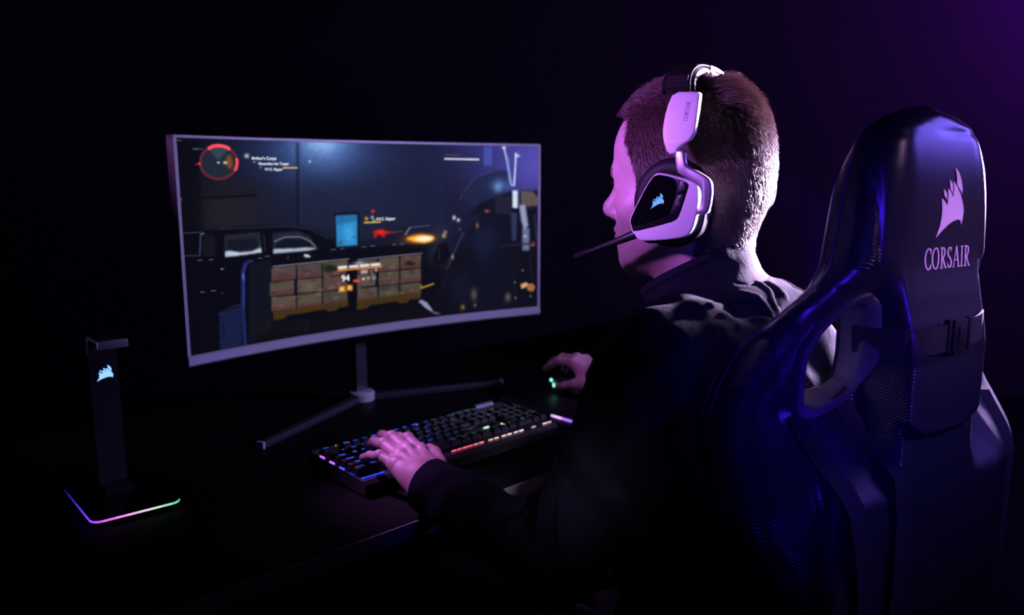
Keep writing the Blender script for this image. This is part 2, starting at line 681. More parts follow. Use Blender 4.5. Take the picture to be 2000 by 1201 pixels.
SA = PHM * MR
g = Geo()
arcbar(g, -SA, SA, MZ1 - 0.006, MZ1, -0.020, 0.002)
arcbar(g, -SA, -SA + 0.006, MZ0, MZ1, -0.020, 0.002, 2)
arcbar(g, SA - 0.006, SA, MZ0, MZ1, -0.020, 0.002, 2)
g.build('frame', M_silver, mon)
g = Geo()
arcbar(g, -SA, SA, MZ0, MZ0 + 0.0195, -0.020, 0.0045, bev=0.003)
g.build('chin', M_silver, mon)
# back shell, thicker in the middle
g = Geo()
nU, nV = 30, 12
vs, fs = [], []
for i in range(nU + 1):
    for j in range(nV + 1):
        s, t = -1 + 2 * i / nU, -1 + 2 * j / nV
        dep = 0.014 + 0.045 * (1 - s ** 4) * (1 - t ** 4) ** .7
        vs.append(mpt(s * (SA - 0.002), (MZ0 + MZ1) / 2 + t * (MZ1 - MZ0 - 0.004) / 2, -dep))
for i in range(nU):
    for j in range(nV):
        a = i * (nV + 1) + j
        fs.append([a, a + 1, a + nV + 2, a + nV + 1])
g.add(vs, fs, 0, True)
g.build('back_shell', M_blackpl, mon)

# the picture on the screen: layered patches, drawn in units of 1000 x 460
PAINT = [
('G', '2a3a6c', 0, 1, [(372,26),(262,135)]),
('G', '5a80c8', 0, 0.8, [(362,8),(105,67)]),
('G', 'a8d0ff', 0, 0.55, [(359,6),(53,26)]),
('G', '5a52b8', 0, 1, [(991,41),(216,160)]),
('G', '3a3a90', 0, 0.5, [(853,21),(179,126)]),
('G', '1c2238', 0, 0.9, [(451,177),(289,89)]),
('G', '1e1a1e', 0, 1, [(117,141),(95,56)]),
('G', '23202a', 0, 0.6, [(121,175),(76,33)]),
('G', '181a38', 0, 0.6, [(724,186),(144,167)]),
('P', '1c2744', 6, 0.22, [(300,4),(711,-4),(708,213),(290,195)]),
('G', '6a94dc', 0, 0.55, [(362,5),(70,48)]),
('G', 'a8d0ff', 0, 0.5, [(359,4),(39,16)]),
('P', '0a0d18', 3, 0.55, [(289,1),(298,1),(288,209),(279,208)]),
('L', '3a4a80', 2, 0.3, [(301,4),(292,195)]),
('P', '07080e', 8, 0.8, [(1,5),(51,5),(45,215),(-8,211)]),
('L', '0a0a12', 5, 0.9, [(43,124),(181,121)]),
('L', '14141e', 3, 0.8, [(48,114),(179,113)]),
('L', '0e0e16', 3, 0.7, [(51,5),(48,193)]),
('L', '2a3a66', 2, 0.35, [(384,81),(455,82),(453,126)]),
('L', '10182e', 2, 0.6, [(313,123),(368,121),(365,198)]),
('P', '1e2c36', 3, 0.85, [(137,48),(135,57),(130,66),(123,73),(114,79),(103,82),(92,84),(81,82),(71,79),(63,73),(57,66),(54,58),(53,49),(55,40),(59,32),(66,24),(75,19),(86,15),(97,14),(108,15),(118,18),(126,23),(133,31),(136,39)]),
('P', '3c4a58', 3, 0.8, [(95,45),(75,22),(88,17),(106,17),(119,21)]),
('L', '6a2234', 5, 0.95, [(139,48),(137,56),(134,63),(129,69),(122,75),(114,79),(106,82),(97,84),(88,84),(79,82),(71,79),(64,75),(58,69),(54,63),(52,56),(52,49),(53,42),(56,35),(61,28),(67,23),(75,18),(83,15),(92,14),(101,13),(110,15),(118,18),(125,22),(131,27),(136,34),(138,41),(139,48)]),
('L', 'ff5060', 6.5, 1, [(74,19),(77,18),(80,16),(83,15),(87,14),(90,14),(94,13),(98,13),(101,13),(105,14),(108,14),(111,15),(115,16),(118,17),(121,19)]),
('L', 'f04860', 6, 1, [(138,42),(138,44),(139,45),(139,47),(139,48),(138,50),(138,52),(138,53),(137,55),(137,56),(136,58),(136,60),(135,61),(134,63),(133,64)]),
('P', '8a4a20', 3, 0.9, [(116,33),(126,34),(128,52),(124,63),(117,61),(110,50)]),
('G', 'ffffff', 0, 1, [(94,49),(3,2)]),
('G', 'e8d8c0', 0, 1, [(110,49),(5,3)]),
('G', 'ff2030', 0, 1, [(49,52),(3,3)]),
('G', 'c02030', 0, 0.8, [(42,53),(3,2)]),
('G', 'ff8080', 0, 0.6, [(50,51),(2,2)]),
('G', 'c0c8d0', 0, 1, [(163,34),(6,5)]),
('G', 'a0b0d0', 0, 0.9, [(181,47),(3,2)]),
('G', 'a0b0d0', 0, 0.9, [(196,59),(2,2)]),
('L', 'e0c060', 2.6, 1, [(253,60),(289,60)]),
('L', '8890a0', 3, 0.5, [(38,21),(48,21)]),
('L', '8890a0', 2, 0.4, [(50,21),(59,21)]),
('L', '707078', 2.5, 0.5, [(0,4),(11,4)]),
('G', 'c0c0c8', 0, 0.7, [(-5,127),(2,3)]),
('G', 'c0c0c8', 0, 0.7, [(2,125),(2,3)]),
('G', 'c8e0ff', 0, 0.8, [(323,45),(4,3)]),
('L', 'e6ecf6', 3.2, 1, [(709,36),(813,37)]),
('L', '7880a8', 2.2, 0.5, [(711,25),(755,26)]),
('P', '4a62c0', 2, 0.6, [(829,2),(855,2),(854,53),(829,53)]),
('P', '152038', 3, 0.5, [(407,145),(504,146),(501,242),(403,238)]),
('L', '0a0e1c', 3, 0.7, [(383,171),(452,170),(452,254)]),
('P', '05060c', 3, 0.97, [(-11,192),(86,193),(96,191),(151,189),(255,195),(309,202),(339,212),(377,236),(402,256),(537,259),(695,259),(693,379),(641,431),(441,462),(160,483),(-12,461)]),
('L', '2a3048', 3, 0.6, [(89,192),(255,195),(312,203),(363,230)]),
('P', '22252f', 2, 0.95, [(98,206),(186,204),(189,252),(95,256)]),
('P', '22252f', 2, 0.95, [(217,209),(282,207),(314,220),(337,255),(217,258)]),
('P', '10131c', 4, 0.9, [(104,217),(175,217),(182,240),(123,243),(101,239)]),
('P', '0c0f18', 4, 0.9, [(227,232),(254,224),(302,229),(321,248),(226,248)]),
('P', 'c8d4ea', 2.5, 0.9, [(97,242),(108,241),(135,247),(161,247),(186,240),(188,251),(135,254),(97,255)]),
('P', 'b8c6dc', 2.5, 0.9, [(218,245),(253,247),(307,248),(335,252),(307,257),(217,257)]),
('L', '8a97b0', 2.5, 0.65, [(222,228),(247,220),(288,221),(316,233),(329,248)]),
('L', '5a6478', 2, 0.5, [(171,244),(186,234)]),
('L', '7a6a60', 1.5, 0.4, [(195,211),(197,249)]),
('L', '39406a', 2.2, 0.7, [(-7,196),(47,196)]),
('L', '39406a', 2.2, 0.7, [(-10,243),(37,246)]),
('L', '4a5280', 3, 0.7, [(42,201),(37,245)]),
('G', '9098b0', 0, 0.7, [(47,200),(5,2)]),
('P', '151420', 3, 0.8, [(46,204),(76,206),(73,250),(43,248)]),
('P', '04050b', 3, 0.95, [(-15,246),(97,256),(252,257),(398,258),(692,262),(691,302),(389,300),(210,295),(144,309),(133,491),(-12,462)]),
('L', '8a90a8', 1.8, 0.6, [(32,256),(42,256)]),
('L', '8a90a8', 1.8, 0.6, [(58,257),(67,257)]),
('L', '8a90a8', 1.8, 0.6, [(33,325),(42,326)]),
('L', '8a90a8', 1.8, 0.6, [(59,325),(69,326)]),
('L', '8a90a8', 1.8, 0.6, [(153,268),(163,268)]),
('L', '8a90a8', 1.8, 0.6, [(178,264),(188,264)]),
('L', '8a90a8', 1.8, 0.6, [(196,261),(207,261)]),
('L', '8a90a8', 1.8, 0.6, [(372,258),(384,258)]),
('L', '8a90a8', 1.8, 0.6, [(397,257),(408,257)]),
('L', '8a90a8', 1.8, 0.6, [(459,257),(471,257)]),
('L', '8a90a8', 1.8, 0.6, [(484,256),(496,256)]),
('L', '8a90a8', 1.8, 0.6, [(547,256),(559,256)]),
('L', '8a90a8', 1.8, 0.6, [(569,256),(582,256)]),
('G', 'c0c8d0', 0, 0.7, [(88,280),(4,2)]),
('G', 'a0a8b0', 0, 0.6, [(85,333),(1,2)]),
('G', 'dde4f0', 0, 0.9, [(305,268),(8,4)]),
('L', 'ffffff', 2, 0.8, [(299,265),(313,271)]),
('L', '8090a0', 1.5, 0.5, [(256,265),(254,272)]),
('L', '18245c', 8, 0.95, [(134,479),(133,372),(138,290),(144,274),(154,270)]),
('L', '2a3c92', 3, 0.9, [(136,372),(141,291),(147,275)]),
('G', '6a80d8', 0, 0.8, [(138,302),(3,8)]),
('P', '0d1018', 2, 0.95, [(154,272),(211,271),(203,429),(142,480)]),
('P', '141d40', 2, 0.95, [(74,378),(130,367),(124,477),(71,470)]),
('L', '2b3a78', 2, 0.6, [(72,380),(102,368),(128,364)]),
('L', '04060e', 3, 0.7, [(83,402),(82,435)]),
('P', '0a0908', 4, 0.8, [(163,436),(413,419),(689,436),(688,464),(297,462),(134,479)]),
('L', '2a2620', 1.2, 0.5, [(190,415),(302,423)]),
('L', '2a2620', 1.2, 0.5, [(183,422),(298,429)]),
('L', '2a2620', 1.2, 0.5, [(176,428),(295,435)]),
('L', '2a2620', 1.2, 0.5, [(169,434),(292,441)]),
('L', '2a2620', 1.2, 0.5, [(162,440),(289,447)]),
('L', '3a3a44', 1.5, 0.5, [(304,424),(292,452)]),
('P', '504240', 1.6, 1, [(210,288),(275,288),(273,320),(209,320)]),
('P', '5c2c32', 2.5, 0.7, [(212,310),(271,310),(271,320),(211,319)]),
('G', '2a241c', 0, 0.45, [(233,305),(8,3)]),
('G', '3a2a26', 0, 0.45, [(247,306),(7,4)]),
('G', '7a705c', 0, 0.45, [(227,293),(7,4)]),
('G', '3a2a26', 0, 0.45, [(239,312),(8,4)]),
('P', '504a3e', 1.6, 1, [(205,322),(269,323),(267,356),(203,354)]),
('P', '5c2c32', 2.5, 0.7, [(206,344),(265,345),(265,355),(206,354)]),
('G', '2a241c', 0, 0.45, [(219,325),(8,4)]),
('G', '3a2a26', 0, 0.45, [(230,322),(7,4)]),
('G', '2a241c', 0, 0.45, [(213,348),(8,4)]),
('G', '2a241c', 0, 0.45, [(224,322),(7,4)]),
('P', '544a3c', 1.6, 1, [(207,358),(271,359),(270,392),(205,390)]),
('P', '5c2c32', 2.5, 0.7, [(208,380),(268,382),(267,391),(208,389)]),
('G', '3a2a26', 0, 0.45, [(265,373),(8,4)]),
('G', '7a705c', 0, 0.45, [(231,381),(7,4)]),
('G', '7a705c', 0, 0.45, [(269,366),(8,4)]),
('G', '7a705c', 0, 0.45, [(213,359),(7,4)]),
('P', '504240', 1.6, 1, [(278,287),(345,287),(343,321),(277,321)]),
('P', '5c2c32', 2.5, 0.7, [(280,310),(341,310),(341,320),(280,320)]),
('G', '3a2a26', 0, 0.45, [(306,306),(8,4)]),
('G', '7a705c', 0, 0.45, [(305,312),(8,4)]),
('G', '3a2a26', 0, 0.45, [(301,304),(8,4)]),
('G', '3a2a26', 0, 0.45, [(293,296),(8,4)]),
('P', '564c3e', 1.6, 1, [(277,323),(343,324),(342,358),(275,356)]),
('G', '6e6450', 0, 0.5, [(309,342),(20,8)]),
('G', '3a2a26', 0, 0.45, [(321,329),(8,5)]),
('G', '7a705c', 0, 0.45, [(340,354),(8,4)]),
('G', '3a2a26', 0, 0.45, [(283,341),(7,4)]),
('G', '3a2a26', 0, 0.45, [(331,343),(8,4)]),
('P', '544a3c', 1.6, 1, [(275,359),(342,360),(340,395),(273,392)]),
('P', '5c2c32', 2.5, 0.7, [(276,382),(338,384),(337,393),(276,392)]),
('G', '7a705c', 0, 0.45, [(330,393),(8,4)]),
('G', '2a241c', 0, 0.45, [(298,361),(8,4)]),
('G', '2a241c', 0, 0.45, [(276,369),(8,4)]),
('G', '7a705c', 0, 0.45, [(333,364),(8,4)]),
('P', '564c3e', 1.6, 1, [(348,287),(417,286),(416,321),(347,321)]),
('P', '5c2c32', 2.5, 0.7, [(350,310),(413,310),(413,320),(350,320)]),
('G', '3a2a26', 0, 0.45, [(370,313),(8,4)]),
('G', '7a705c', 0, 0.45, [(382,317),(8,5)]),
('G', '7a705c', 0, 0.45, [(349,287),(8,4)]),
('G', '3a2a26', 0, 0.45, [(350,290),(8,4)]),
('P', '523e38', 1.6, 1, [(347,324),(416,324),(414,358),(345,358)]),
('P', '5c2c32', 2.5, 0.7, [(349,347),(412,348),(411,357),(348,357)]),
('G', '7a705c', 0, 0.45, [(357,323),(9,4)]),
('G', '7a705c', 0, 0.45, [(367,352),(8,4)]),
('G', '7a705c', 0, 0.45, [(371,350),(9,4)]),
('G', '7a705c', 0, 0.45, [(390,343),(8,4)]),
('P', '46423a', 1.6, 1, [(345,360),(414,361),(413,396),(344,395)]),
('P', '5c2c32', 2.5, 0.7, [(347,384),(410,385),(410,395),(347,394)]),
('G', '3a2a26', 0, 0.45, [(363,379),(8,4)]),
('G', '3a2a26', 0, 0.45, [(361,368),(8,5)]),
('G', '7a705c', 0, 0.45, [(380,378),(8,4)]),
('G', '2a241c', 0, 0.45, [(398,394),(8,4)]),
('L', '8f93a2', 2.2, 0.75, [(215,286),(421,284)]),
('P', '504240', 1.6, 1, [(443,291),(502,290),(501,323),(442,323)]),
('P', '5c2c32', 2.5, 0.7, [(445,313),(498,312),(498,322),(445,322)]),
('G', '7a705c', 0, 0.45, [(450,309),(7,4)]),
('G', '2a241c', 0, 0.45, [(450,312),(7,4)]),
('G', '3a2a26', 0, 0.45, [(455,308),(7,4)]),
('G', '7a705c', 0, 0.45, [(471,302),(7,3)]),
('P', '504240', 1.6, 1, [(437,325),(496,325),(495,358),(436,358)]),
('G', '6e6450', 0, 0.5, [(466,343),(18,8)]),
('G', '7a705c', 0, 0.45, [(442,330),(7,4)]),
('G', '2a241c', 0, 0.45, [(478,342),(7,4)]),
('G', '7a705c', 0, 0.45, [(490,339),(7,4)]),
('G', '2a241c', 0, 0.45, [(476,329),(7,4)]),
('P', '50483c', 1.6, 1, [(440,361),(500,362),(499,395),(439,394)]),
('P', '5c2c32', 2.5, 0.7, [(443,384),(496,384),(496,394),(442,393)]),
('G', '7a705c', 0, 0.45, [(447,361),(7,4)]),
('G', '2a241c', 0, 0.45, [(481,377),(7,4)]),
('G', '3a2a26', 0, 0.45, [(471,368),(7,4)]),
('G', '2a241c', 0, 0.45, [(476,378),(7,4)]),
('P', '564c3e', 1.6, 1, [(506,290),(566,288),(565,322),(505,323)]),
('P', '5c2c32', 2.5, 0.7, [(508,312),(563,311),(562,321),(508,321)]),
('G', '2a241c', 0, 0.45, [(514,313),(7,4)]),
('G', '7a705c', 0, 0.45, [(549,316),(7,4)]),
('G', '7a705c', 0, 0.45, [(539,315),(7,4)]),
('G', '7a705c', 0, 0.45, [(513,310),(7,4)]),
('P', '50483c', 1.6, 1, [(505,325),(565,325),(564,359),(504,359)]),
('P', '5c2c32', 2.5, 0.7, [(507,348),(562,348),(561,358),(507,358)]),
('G', '7a705c', 0, 0.45, [(546,355),(8,4)]),
('G', '7a705c', 0, 0.45, [(535,331),(7,4)]),
('G', '2a241c', 0, 0.45, [(526,333),(7,4)]),
('G', '3a2a26', 0, 0.45, [(508,350),(7,4)]),
('P', '46423a', 1.6, 1, [(504,362),(564,362),(563,396),(503,395)]),
('G', '6e6450', 0, 0.5, [(533,380),(19,8)]),
('G', '3a2a26', 0, 0.45, [(517,367),(7,5)]),
('G', '2a241c', 0, 0.45, [(521,367),(8,4)]),
('G', '2a241c', 0, 0.45, [(529,373),(7,4)]),
('G', '3a2a26', 0, 0.45, [(557,369),(8,4)]),
('P', '523e38', 1.6, 1, [(570,288),(632,287),(631,321),(569,322)]),
('P', '5c2c32', 2.5, 0.7, [(572,311),(628,310),(628,320),(572,321)]),
('G', '3a2a26', 0, 0.45, [(622,290),(8,4)]),
('G', '2a241c', 0, 0.45, [(588,287),(8,4)]),
('G', '7a705c', 0, 0.45, [(591,292),(7,4)]),
('G', '7a705c', 0, 0.45, [(626,293),(7,4)]),
('P', '504a3e', 1.6, 1, [(569,325),(631,324),(630,358),(568,359)]),
('P', '5c2c32', 2.5, 0.7, [(572,348),(627,348),(627,357),(571,358)]),
('G', '2a241c', 0, 0.45, [(605,334),(7,4)]),
('G', '2a241c', 0, 0.45, [(571,343),(7,4)]),
('G', '3a2a26', 0, 0.45, [(601,329),(8,4)]),
('G', '3a2a26', 0, 0.45, [(599,329),(7,4)]),
('P', '50483c', 1.6, 1, [(568,362),(630,362),(629,396),(567,396)]),
('P', '5c2c32', 2.5, 0.7, [(571,385),(626,385),(626,395),(570,395)]),
('G', '2a241c', 0, 0.45, [(589,381),(7,4)]),
('G', '2a241c', 0, 0.45, [(614,374),(7,4)]),
('G', '7a705c', 0, 0.45, [(568,385),(7,4)]),
('G', '2a241c', 0, 0.45, [(571,378),(8,4)]),
('L', '8f93a2', 2.2, 0.75, [(447,288),(636,284)]),
('P', '04040a', 2, 1, [(412,302),(443,294),(440,409),(414,412)]),
('P', '42300f', 1.6, 0.95, [(209,391),(415,388),(414,404),(385,404),(382,410),(356,411),(353,404),(244,406),(239,412),(209,413)]),
('P', '42300f', 1.6, 0.95, [(439,391),(629,388),(629,405),(595,405),(588,413),(564,412),(558,406),(476,408),(470,415),(438,416)]),
('G', '141e10', 0, 1, [(362,301),(17,9)]),
('P', '18200f', 2, 1, [(349,310),(361,296),(382,300),(392,310)]),
('P', '18200f', 2, 1, [(579,311),(593,301),(616,308),(609,315)]),
('G', 'a8b4e8', 0, 0.7, [(447,296),(18,4)]),
('P', '0a0f20', 2, 0.9, [(383,169),(453,169),(452,256),(382,254)]),
('P', '2a86c4', 2, 1, [(388,175),(447,175),(446,251),(388,251)]),
('P', '1b5a90', 4, 0.6, [(390,175),(447,175),(447,189),(389,199)]),
('L', '1a5c94', 1.6, 0.7, [(402,200),(401,250)]),
('G', '4ab4f0', 0, 0.6, [(424,220),(17,23)]),
('G', '104060', 0, 1, [(438,231),(3,2)]),
('G', '205030', 0, 0.7, [(397,243),(6,5)]),
('G', 'ff3028', 0, 1, [(493,168),(5,4)]),
('G', 'd8a020', 0, 1, [(474,186),(5,5)]),
('L', 'e8b840', 2.6, 1, [(468,196),(514,196)]),
('G', 'e0e4f0', 0, 0.8, [(491,184),(4,5)]),
('G', 'ffffff', 0, 0.8, [(496,192),(3,3)]),
('P', 'c01810', 2, 0.9, [(494,217),(521,216),(527,221),(548,224),(526,228),(526,234),(517,236),(513,227),(503,228),(501,236),(493,235)]),
('G', 'ff2818', 0, 0.9, [(515,222),(15,6)]),
('G', 'c02818', 0, 0.6, [(539,223),(13,3)]),
('L', 'a05a30', 1.8, 0.6, [(547,226),(578,222)]),
('L', '5a6280', 2.4, 0.7, [(584,232),(599,214),(661,211)]),
('L', 'a0b0d0', 2, 0.7, [(587,232),(601,214)]),
('G', '202638', 0, 0.9, [(683,281),(35,35)]),
('G', '2a2c40', 0, 0.6, [(695,223),(29,20)]),
('G', 'ff8a18', 0, 1, [(629,245),(41,12)]),
('P', 'ffb030', 3, 1, [(586,243),(608,237),(633,234),(651,237),(670,240),(674,247),(663,254),(642,257),(614,252)]),
('P', 'fff0b0', 3, 1, [(608,244),(633,238),(664,241),(670,247),(657,252),(632,252)]),
('G', 'ffffff', 0, 0.9, [(642,246),(15,4)]),
('P', 'ffffff', 1, 0.98, [(389,301),(416,301),(416,308),(389,308)]),
('L', '505050', 0.6, 0.5, [(394,301),(394,308)]),
('L', '505050', 0.6, 0.5, [(400,302),(400,308)]),
('L', '505050', 0.6, 0.5, [(405,302),(405,308)]),
('L', '505050', 0.6, 0.5, [(411,303),(411,309)]),
('P', 'ffffff', 1, 0.98, [(420,301),(447,301),(447,308),(419,308)]),
('L', '505050', 0.6, 0.5, [(425,301),(425,308)]),
('L', '505050', 0.6, 0.5, [(431,302),(430,308)]),
('L', '505050', 0.6, 0.5, [(436,302),(436,309)]),
('L', '505050', 0.6, 0.5, [(442,303),(441,309)]),
('P', 'ffffff', 1, 0.98, [(451,301),(479,301),(478,308),(450,308)]),
('L', '505050', 0.6, 0.5, [(456,301),(456,308)]),
('L', '505050', 0.6, 0.5, [(462,302),(461,308)]),
('L', '505050', 0.6, 0.5, [(467,302),(467,309)]),
('L', '505050', 0.6, 0.5, [(473,303),(473,309)]),
('P', 'ffffff', 1, 0.98, [(482,301),(510,301),(510,308),(482,308)]),
('L', '505050', 0.6, 0.5, [(487,301),(487,308)]),
('L', '505050', 0.6, 0.5, [(493,302),(493,308)]),
('L', '505050', 0.6, 0.5, [(499,302),(499,308)]),
('L', '505050', 0.6, 0.5, [(504,303),(504,309)]),
('L', 'f08a20', 2.6, 1, [(389,311),(513,311)]),
('P', 'e0501a', 1.5, 1, [(431,337),(450,338),(450,345),(431,345)]),
('P', 'd08018', 1.5, 1, [(390,350),(407,351),(407,366),(389,365)]),
('P', 'd08018', 1.5, 1, [(412,349),(429,350),(429,365),(411,364)]),
('G', 'fff0c0', 0, 0.9, [(398,358),(5,4)]),
('G', 'fff0c0', 0, 0.9, [(420,357),(4,4)]),
('P', 'cfcad0', 2.5, 0.75, [(454,316),(473,316),(473,325),(453,325)]),
('G', 'e0d8e0', 0, 0.7, [(498,318),(5,4)]),
('G', 'ffffff', 0, 0.95, [(460,338),(4,3)]),
('G', 'e8d8c0', 0, 0.8, [(474,337),(4,4)]),
('L', 'd0d0d0', 1.2, 0.8, [(495,338),(494,340),(492,341),(489,341),(487,339),(486,337),(487,335),(490,334),(492,334),(495,336),(495,338)]),
('L', 'b0a0b0', 3, 0.5, [(483,319),(486,329)]),
('L', 'd8a820', 2.4, 0.95, [(631,377),(669,369)]),
('L', 'c89a18', 2.4, 0.9, [(631,378),(631,369)]),
('P', '9aa0c4', 2.5, 0.9, [(621,412),(631,409),(648,418),(666,443),(692,454),(672,452),(641,431)]),
('P', '0a0c1a', 5, 0.97, [(665,447),(693,379),(722,325),(739,291),(765,257),(784,216),(812,196),(877,169),(917,141),(947,123),(1003,124),(1005,464),(851,457)]),
('P', '06070d', 4, 0.97, [(738,305),(763,285),(803,259),(811,331),(785,445),(666,445),(705,380)]),
('G', '141a34', 0, 0.9, [(827,260),(49,58)]),
('G', '101428', 0, 0.9, [(754,384),(45,58)]),
('P', '1a2440', 6, 0.8, [(764,138),(805,90),(869,63),(909,70),(893,134),(820,161),(780,160)]),
('L', '34446e', 3, 0.6, [(765,125),(805,83),(877,66)]),
('G', '5a82c0', 0, 0.8, [(877,108),(26,18)]),
('G', '7aa4dc', 0, 0.5, [(872,116),(11,12)]),
('P', '0c0e1c', 4, 0.9, [(775,187),(820,154),(861,140),(917,123),(922,177),(852,190)]),
('P', '232032', 4, 0.85, [(865,136),(917,137),(917,189),(865,187)]),
('L', 'b8cdf4', 5, 0.8, [(892,4),(901,35),(911,91),(917,108)]),
('L', 'cfdcff', 4.5, 0.9, [(930,20),(927,70),(924,108)]),
('G', 'f0f4ff', 0, 0.9, [(892,4),(6,4)]),
('G', 'dfe8ff', 0, 0.9, [(935,26),(7,4)]),
('L', '7088d0', 8, 0.5, [(904,35),(913,98)]),
('P', 'dce6ff', 2, 0.95, [(919,123),(935,123),(936,172),(919,171)]),
('P', '6a5c58', 4, 0.85, [(944,123),(983,125),(1003,143),(1003,167),(947,169)]),
('L', '8090c8', 3, 0.6, [(937,127),(940,163)]),
('L', '1a1c2e', 5, 0.9, [(947,175),(1007,173)]),
('P', 'aab4d8', 3, 0.85, [(940,163),(960,164),(970,222),(957,239),(947,207)]),
('P', '7884a8', 3, 0.8, [(950,229),(974,230),(974,296),(951,295)]),
('P', '3c4470', 4, 0.7, [(914,184),(934,185),(931,265),(917,264)]),
('G', 'c8d4f4', 0, 0.8, [(960,253),(5,4)]),
('L', '333c66', 6, 0.5, [(990,193),(997,260)]),
('G', 'e05a20', 0, 0.95, [(984,277),(8,6)]),
('G', 'f0b090', 0, 0.5, [(989,272),(3,2)]),
('L', '202232', 5, 0.8, [(885,277),(1004,274)]),
('P', '0a0b14', 4, 0.9, [(917,293),(992,297),(993,463),(917,456)]),
('P', 'e0b070', 2, 0.95, [(946,391),(964,386),(974,396),(948,405)]),
('P', 'a86e3c', 2.5, 0.95, [(993,403),(991,409),(986,413),(979,415),(973,412),(968,408),(966,402),(968,396),(973,392),(979,390),(986,393),(991,397),(993,403)]),
('L', '20222c', 2, 0.7, [(924,353),(931,458)]),
('L', '2a2c34', 2, 0.6, [(976,311),(981,379)]),
('G', 'c0c0c8', 0, 0.6, [(952,351),(3,3)]),
('G', 'c0c0c8', 0, 0.6, [(927,384),(3,3)]),
('G', 'c0c0c8', 0, 0.6, [(929,429),(3,3)]),
('G', 'c0c0c8', 0, 0.6, [(978,428),(3,3)]),
('L', '3a4668', 4, 0.6, [(719,311),(763,236)]),
('G', 'e8eefc', 0, 0.95, [(735,193),(5,6)]),
('G', 'e8eefc', 0, 0.9, [(748,200),(5,5)]),
('L', '50586a', 2, 0.6, [(753,145),(761,131)]),
('G', 'd09060', 0, 0.7, [(807,217),(4,8)]),
('G', 'e05850', 0, 0.8, [(838,178),(8,4)]),
('G', 'd0a878', 0, 0.9, [(703,240),(6,7)]),
('G', 'd8c098', 0, 0.8, [(708,231),(4,4)]),
('G', 'c08850', 0, 0.8, [(706,271),(4,3)]),
('G', 'd0a080', 0, 0.8, [(729,300),(4,7)]),
('L', '806050', 2, 0.5, [(722,314),(709,331)]),
('P', '04050a', 2, 0.9, [(669,294),(685,264),(711,255),(723,297),(700,317),(675,315)]),
('L', '30323c', 3, 0.6, [(688,273),(686,309)]),
('G', '807a60', 0, 0.6, [(795,409),(10,18)]),
('G', '90886a', 0, 0.6, [(904,426),(10,14)]),
('G', 'c08840', 0, 0.7, [(759,442),(7,8)]),
('G', 'a0a0a0', 0, 0.6, [(798,440),(4,5)]),
('G', 'a0a0a8', 0, 0.5, [(752,226),(3,3)])]



def hexc(h):
    return np.array([int(h[i:i + 2], 16) / 255 for i in (0, 2, 4)], np.float32)


def blur1(a, r):
    for ax in (0, 1):
        for _ in range(2):
            k = max(1, int(round(r)))
            p = np.pad(a, [(k, k) if q == ax else (0, 0) for q in (0, 1)], mode='edge')
            c = np.cumsum(np.insert(p, 0, 0, axis=ax), axis=ax)
            n = a.shape[ax]
            hi = np.take(c, np.arange(2 * k + 1, 2 * k + 1 + n), axis=ax)
            lo = np.take(c, np.arange(n), axis=ax)
            a = (hi - lo) / (2 * k + 1)
    return a


def paint_screen(nu, nv):
    img = np.zeros((nv + 1, nu + 1, 3), np.float32)
    img[:] = hexc('06070e')
    uu, vv = np.meshgrid(np.linspace(0, 1000, nu + 1), np.linspace(0, 460, nv + 1))
    for kind, col, bl, al, pts in PAINT:
        c = hexc(col)
        if kind == 'G':
            (u, v), (ru, rv) = pts
            q = ((uu - u) / max(ru, .8)) ** 2 + ((vv - v) / max(rv, .8)) ** 2
            m = np.exp(-q * 1.1) * al
        elif kind == 'L':
            m = np.zeros_like(uu)
            w = bl * 1.15 / 2
            for (a, b), (c2, d) in zip(pts[:-1], pts[1:]):
                lx, ly = c2 - a, d - b
                t = np.clip(((uu - a) * lx + (vv - b) * ly) / (lx * lx + ly * ly + 1e-6), 0, 1)
                ds = np.hypot(uu - a - t * lx, vv - b - t * ly)
                m = np.maximum(m, np.clip((w - ds) / 1.4 + .5, 0, 1))
            m *= al
        else:
            us, vs = [p[0] for p in pts], [p[1] for p in pts]
            m = np.zeros_like(uu)
            ins = np.zeros(uu.shape, bool)
            n = len(pts)
            for i in range(n):
                x0, y0, x1, y1 = us[i], vs[i], us[(i + 1) % n], vs[(i + 1) % n]
                if y0 == y1:
                    continue
                cr = ((y0 > vv) != (y1 > vv)) & (uu < (x1 - x0) * (vv - y0) / (y1 - y0) + x0)
                ins ^= cr
            m = blur1(ins.astype(np.float32), max(.6, bl * .6) * nu / 1000) * al
        img += m[..., None] * (c - img)
    nz = RNG.random((nv + 1, nu + 1)).astype(np.float32)
    nz = blur1(nz, 2) - .5
    img *= (1 + .5 * nz[..., None])
    return np.clip(img, 0, 1)


NU, NV = 860, 400
img = paint_screen(NU, NV)
lin = np.where(img <= .04045, img / 12.92, ((img + .055) / 1.055) ** 2.4)
S1 = SA - 0.006
SZ0, SZ1 = MZ0 + 0.0195, MZ1 - 0.006
ss = np.linspace(-S1, S1, NU + 1)
zz = np.linspace(SZ1, SZ0, NV + 1)
sg, zg = np.meshgrid(ss, zz)
an = sg / MR
P = np.stack([MR * np.sin(an), MR * np.cos(an) - (MR - MS), zg], -1).reshape(-1, 3)
ii = np.arange(NV)[:, None] * (NU + 1) + np.arange(NU)[None, :]
F = np.stack([ii, ii + NU + 1, ii + NU + 2, ii + 1], -1).reshape(-1, 4)
M_screen = bpy.data.materials.new('screen_picture')
M_screen.use_nodes = True
nt = M_screen.node_tree
pb = nt.nodes['Principled BSDF']
pb.inputs['Base Color'].default_value = (0.004, 0.004, 0.005, 1)
pb.inputs['Roughness'].default_value = 0.6
pb.inputs['Specular IOR Level'].default_value = 0.05
at = nt.nodes.new('ShaderNodeAttribute')
at.attribute_name = 'picture'
